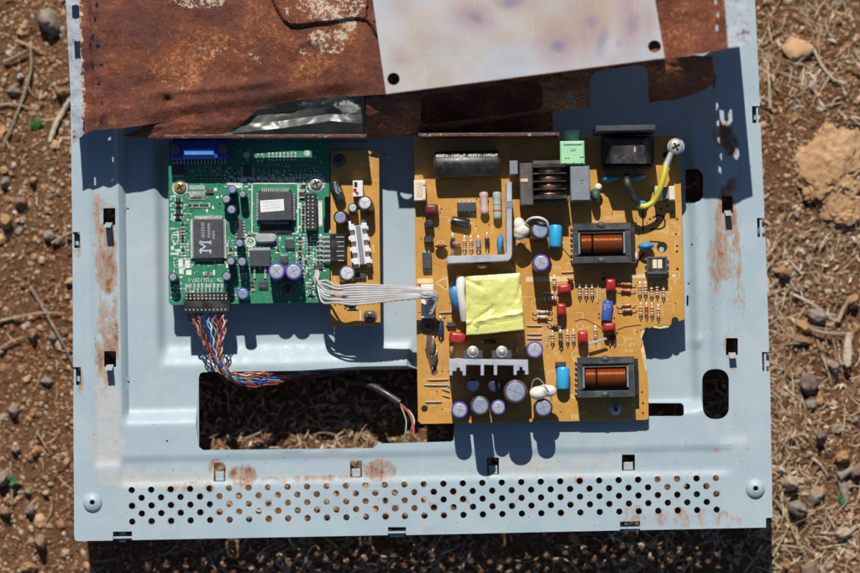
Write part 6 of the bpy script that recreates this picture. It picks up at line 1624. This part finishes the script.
# -- banks of small parts
B4 = [m_rband, m_dband, m_dred]
for x in (579.8, 586.2, 592.2): resistor(pb, Z, x, 291.6, 9, 3.8, 90, m_beige, [m_rband, m_dband, m_black], 3.6)
jumper(pb, Z, 598, 293, 20, 88)
for x, y in ((640, 290.5), (645.6, 290), (651.7, 292), (657.3, 291), (663.6, 293)): resistor(pb, Z, x, y, 9, 3.7, 90, r_.choice((m_beige, m_rband, m_beige)), B4, 3.6)
for x, y in ((640.8, 311), (646.6, 311), (652.2, 311), (658.4, 313)): resistor(pb, Z, x, y, 9, 3.7, 90, r_.choice((m_beige, m_rband, m_beige)), B4, 3.6)
for x, y in ((626.5, 284), (626, 290.3), (626.5, 305.2), (627.5, 310)): resistor(pb, Z, x, y, 10, 4, -4 if y < 300 else 2, m_glass, [m_dred, m_rband], 4.2, 'diode')
resistor(pb, Z, 603.3, 278.5, 4, 3, 90, m_black, None, 3, 'diode'); discap(pb, Z, 570.5, 279, 7, 4, 5, m_disct, -20)
resistor(pb, Z, 554.3, 282, 8, 4, 90, m_beige, [m_dband, m_black], 3); jumper(pb, Z, 568, 272, 13, 2)
resistor(pb, Z, 549.6, 293, 8, 3.4, 0, m_beige, [m_brass], 4); resistor(pb, Z, 550.5, 298.4, 12, 5.6, 2, m_beige, [m_dband, m_brass, m_dband], 5)
resistor(pb, Z, 542.5, 311.8, 11, 4.6, 0, m_beige, [m_rband, m_dband], 4); resistor(pb, Z, 542.5, 317, 11, 4.4, -2, m_beige, [m_rband, m_rband], 4)
for y in (325.6, 334, 338.4): jumper(pb, Z, 534.5, y, 15, -2)
jumper(pb, Z, 551, 324, 10, -35); resistor(pb, Z, 554.5, 326, 7, 4, -10, m_dred, [m_brass], 3); 
for x in (546.8, ): jumper(pb, Z, x, 338.6, 14, 90)
for x, y in ((552.6, 338.6), (567.6, 338), (573.6, 337.6), (595.6, 334)): resistor(pb, Z, x, y, 9, 3.7, 90, m_beige, B4, 3.4)
resistor(pb, Z, 560.6, 337, 9, 4.6, 90, m_dsteel, [m_brass], 3, 'diode'); resistor(pb, Z, 561, 344, 6, 4, 90, m_black, None, 3, 'diode')
jumper(pb, Z, 555.8, 378, 17, 90); jumper(pb, Z, 550, 398, 12, 90)
c = MB(); P = [tuple(at(x, y, Z + 6).to_2d()) for x, y in ((588, 342.4), (605.5, 337.4), (607.5, 339.2), (589, 345))]; c.prism(P, Z + 5, Z + 5.8, .1); c.build('bent_metal_sliver', m_alu, pb)
for x in (610, 614.6): resistor(pb, Z, x, 338.5, 8, 3.8, 90, m_dred, None, 3, 'diode')
c = MB(); a = at(579, 358, Z)
for i in range(6): q = at(576, 350 + i * .01, Z)
screw(pb, Z + .05, 615.6, 409.2, 5.0, m_steel, 6.8, 30)
# -- small square transformer with two cream coils
c = MB(); c.bp(647, 667.5, 256.5, 274, Z + 1, Z + 8, .5); sqt = c.build('square_coil', m_black, pb, False, 'small square coil with two cream faces')
c = MB()
for (xa, xb, ya, yb) in ((647, 667.5, 256.5, 258.4), (647, 667.5, 271.6, 274), (647, 648.6, 258.4, 271.6), (665.8, 667.5, 258.4, 271.6)): c.bp(xa + .05, xb - .05, ya + .05, yb - .05, Z + 7.7, Z + 8.3, .1)
c.build('coil_rim', m_core, sqt)
for x in (652.6, 657.8):
    c = MB(); c.bp(x, x + 4.4, 259.5, 268.6, Z + 8, Z + 8.5, .2); c.build('cream_face', m_cream, sqt)
c = MB()
for y in (259, 265, 271): 
    for x in (646, 668.2): c.bp(x - .8, x + .8, y - .8, y + .8, Z + .1, Z + 3)
c.build('pin', m_tin, sqt)
discap(pb, Z, 646.4, 245.8, 16.5, 8, 8, m_discb, 4, 'disc_capacitor', 'blue disc capacitor above the square coil')
# ------------------------------------------------------------------ cables
def strand(par, pts, r_, mat, seg=7, n=8, name='wire', label=None, twist=None):
    P = spline(pts, n)
    if twist:
        amp, freq, ph = twist; Q = []
        for i, p in enumerate(P):
            t = (P[min(i + 1, len(P) - 1)] - P[max(i - 1, 0)]).normalized(); a = t.cross(Vector((0, 0, 1))).normalized(); b_ = t.cross(a)
            f = min(1, i / 6); q = i * freq + ph; Q.append(p + (a * math.cos(q) + b_ * math.sin(q)) * amp * f)
        P = Q
    mb = MB(); mb.tube(P, r_, seg); return mb.build(name, mat, par, True, label)
fc = thing('flat_cable', 'flat grey ribbon of wires running from the green board to the large tan board', 'cable', tuple(at(375, 288, 56)))
rw = random.Random(4); n = 9
for i in range(n):
    f = i / (n - 1)
    ys = 285.5 + 17.0 * f; yl = 284.5 + 19.5 * f
    st = (315.5 + (i % 3) * 1.3, 270.5 + (i // 3) * 1.6)
    e = 289.6 + 9 * f
    pts = [at(st[0], st[1], 43), at(st[0] + 1 - 1.5 * f, st[1] + 3 + 5 * f, 48 + rw.uniform(0, 3)), at(319 + rw.uniform(-1, 2), 281 + 9 * f, 51 + rw.uniform(-1, 1)), at(327 - 4 * f, ys - 4 + 4 * f + rw.uniform(-1.0, 1), 54 + rw.uniform(-1.5, 1.5)),
           at(337, ys + .6 + rw.uniform(-.8, .8), 57.5 + rw.uniform(-1.2, 1.2)), at(352, yl + .4, 58.5), at(372, 285.2 + 17.6 * f, 59), at(395, 286.4 + 13.4 * f, 59), at(417, 287.6 + 10.4 * f, 58 + .3 * math.sin(f * 9)),
           at(425, e + rw.uniform(-1.5, 1), 58 + 2 * math.sin(f * 3)), at(433.5 + 3 * math.sin(f * 3.1), e + 1 + rw.uniform(-1, 1), 57), at(437 - 2 * f, e + 6 + rw.uniform(-1, 3), 55), at(432 - rw.uniform(0, 3), 293 + 20 * f, 53), at(426 + rw.uniform(-1, 1), 289 + 24 * f, 49.5)]
    strand(fc, pts, .56, m_grywire, 7, 8, 'wire')
mb = MB(); P = spline([at(337, 304.4, 58), at(352, 305.2, 58.6), at(372, 303.8, 59.1), at(395, 300.9, 59.1), at(417, 299, 58.2)], 8)
for i in range(0, len(P) - 1, 2): mb.tube([P[i], P[i + 1]], .3, 6)
mb.build('red_mark', m_rband, fc)
# -- many coloured wires from the long plug down into the opening
m_w = {k: pm(k + '_wire', c, .42, 0, .12, 250, .18) for k, c in dict(red=(.42, .06, .04), orange=(.50, .18, .08), black=(.02, .02, .022), blue=(.03, .09, .42), sky=(.10, .42, .68), white=(.60, .58, .55), green=(.16, .28, .17), brown=(.20, .09, .05), pink=(.62, .30, .24)).items()}
wb = thing('wire_bundle', 'bundle of thin red, blue, white and green wires curving into the opening', 'cable', tuple(at(220, 350, 46)))
cols = ['black', 'red', 'pink', 'brown', 'red', 'black', 'blue', 'sky', 'white', 'blue', 'green', 'orange', 'red', 'brown', 'red', 'white', 'orange']
for i, cname in enumerate(cols):
    f = i / (len(cols) - 1); x0 = 187 + 39 * f; j = rw.uniform(-1.5, 1.5)
    y4 = 377 + 9 * (1 - f) + j
    pts = [at(x0, 311, 47), at(x0 + (2.5 if f < .6 else 0), 319, 46 + rw.uniform(-1, 2)), at(197 + 29 * f + j, 333, 45 + rw.uniform(-1.5, 1.5)), at(205 + 18 * f + j, 349, 43 + rw.uniform(-1.5, 2)), at(213 + 11 * f + j, 362, 41.5 + rw.uniform(-1, 1)),
           at(224 + 9 * f + j, 373 + 3 * (1 - f), 39.5 + rw.uniform(-1, 1)), at(240 + 4 * f, y4 - 2, 36 + rw.uniform(-1, 1)), at(262 + 4 * f, y4 - 1 - 3 * f, 31 + rw.uniform(-1, 1)), at(285 + rw.uniform(-3, 3), y4 - 6, 25 + rw.uniform(-1, 1)), at(312, y4 - 10, 18), at(345, 372, 12)]
    strand(wb, pts, .37, m_w[cname], 6, 9, 'wire', None, (.42, .8, i * 2.1))
# -- the dark torn cable inside the opening
tc_ = thing('torn_cable', 'torn black cable with a frayed end lying in the opening', 'cable', tuple(at(385, 398, 20)))
strand(tc_, [at(330, 372, 9), at(350, 380, 15), at(368, 384, 20), at(385, 393, 24), at(400, 403, 26)], 1.9, m_black, 9, 8, 'sheath')
for k, (c_, pts) in enumerate((('black', [(399, 402, 26), (406, 408, 27), (410, 416, 28)]), ('red', [(399, 403, 26), (409, 413, 29), (413, 424, 31), (413.5, 434, 33)]), ('green', [(400, 404, 26), (406, 420, 29), (405, 434, 31), (401, 440, 30)]), ('white', [(400, 404, 26), (410, 412, 27), (414, 420, 28), (413, 430, 31)]), ('brown', [(400, 404, 26), (412, 418, 30), (411, 430, 32), (409, 438, 32)]))):
    strand(tc_, [at(*p) for p in pts], .36 if c_ != 'red' else .6, m_w[c_], 6, 8, 'wire', c_ + ' wire end')
# -- earth wire to its ring terminal and screw
ew = thing('earth_wire', 'yellow earth wire with a black sleeve and a ring terminal under a cross head screw', 'wire', tuple(at(650, 185, 55)))
strand(ew, [at(626.5, 176, 55), at(627.5, 183, 58), at(631, 194, 57), at(637.5, 204, 54)], 1.9, m_black, 10, 8, 'sleeve')
strand(ew, [at(634, 200.5, 55.4), at(638, 205.4, 53.5), at(645, 206.4, 52.5), at(654, 201, 53), at(660, 189, 55), at(664, 175, 56), at(666.5, 163, 55)], 1.45, m_yel, 10, 10, 'wire')
c0, c1 = at(666.3, 165, 55), at(671, 153, 55); d = (c1 - c0).normalized()
mb = MB(); mb.tube([c0 - d * .5, c0 + d * 1, c0 + d * 4, c1], 1.75, 12, lambda t: 1 - .25 * t); mb.build('crimp_barrel', m_tin, ew, True)
a = at(676, 146.5, 55); mb = MB(); mb.lathe([(4.2, 54), (4.2, 54.8), (2.0, 54.8)], 24, a.x, a.y); mb.build('ring_terminal', m_tin, ew, True)
screw(ew, 54.9, 676, 146.5, 7.4, m_steel, 0, 25)
mb = MB(); mb.cyl(3.4, 27, 53.9, 16, a.x, a.y); mb.build('screw_post', m_bracket, panel)
mb = MB(); b2 = at(626.5, 175, 54); mb.ball(b2.x, b2.y, 54, 1.7, 1.7, 1.7, 10, 7); mb.build('sleeve_end', m_grey, ew, True)

# ------------------------------------------------------------------ grit blown over the metal and the boards
def grit():
    V = []; F = []; o = 0; v0, f0 = ico(); f0 = np.array(f0); n = 0
    hb = [(min(p[0] for p in h) - 1.5, max(p[0] for p in h) + 1.5, min(p[1] for p in h) - 1.5, max(p[1] for p in h) + 1.5) for h in HOLES_UV]
    while n < 750:
        px = rg.uniform(80, 762); py = rg.uniform(150, 532); k = rg.random()
        if k < .5:      # on the sheet metal, more of it in the channels and along the lower edge
            if 165 < px < 385 and 135 < py < 330 or 412 < px < 686 and 135 < py < 426: continue
            u, v = UV(px, py)
            if any(a < u < b_ and c < v < d for a, b_, c, d in hb): continue
            if py < 440 and 125 < px < 700 and rg.random() < .6: continue
            z = panel_z(u, v); p = Vector((*XY(u, v), z))
        elif k < .9:
            if not (418 < px < 638 or (px < 678 and py < 316 and px > 418)) or py > 418: continue
            p = at(px, py, 41.6)
        else:
            if not (172 < px < 322 and py < 298): continue
            p = at(px, py, 41.6)
        s = rg.uniform(.08, .26) if k < .5 else rg.uniform(.08, .24)
        q = v0 * (1 + rg.normal(0, .2, (12, 1))) * np.array([rg.uniform(.7, 1.5), rg.uniform(.7, 1.5), .6]) * s
        V.append(q + np.array([p.x, p.y, p.z + s * .4])); F.append(f0 + o); o += 12; n += 1
    ob = mesh_np('soil_grit', np.concatenate(V), np.concatenate(F).tolist(), mat_island('grit_grain', [(0, (.24, .13, .07)), (.5, (.40, .26, .16)), (1, (.58, .47, .35))], .95))
    ob['kind'] = 'stuff'; ob['label'] = 'grains of soil blown over the panel and the boards'
grit()
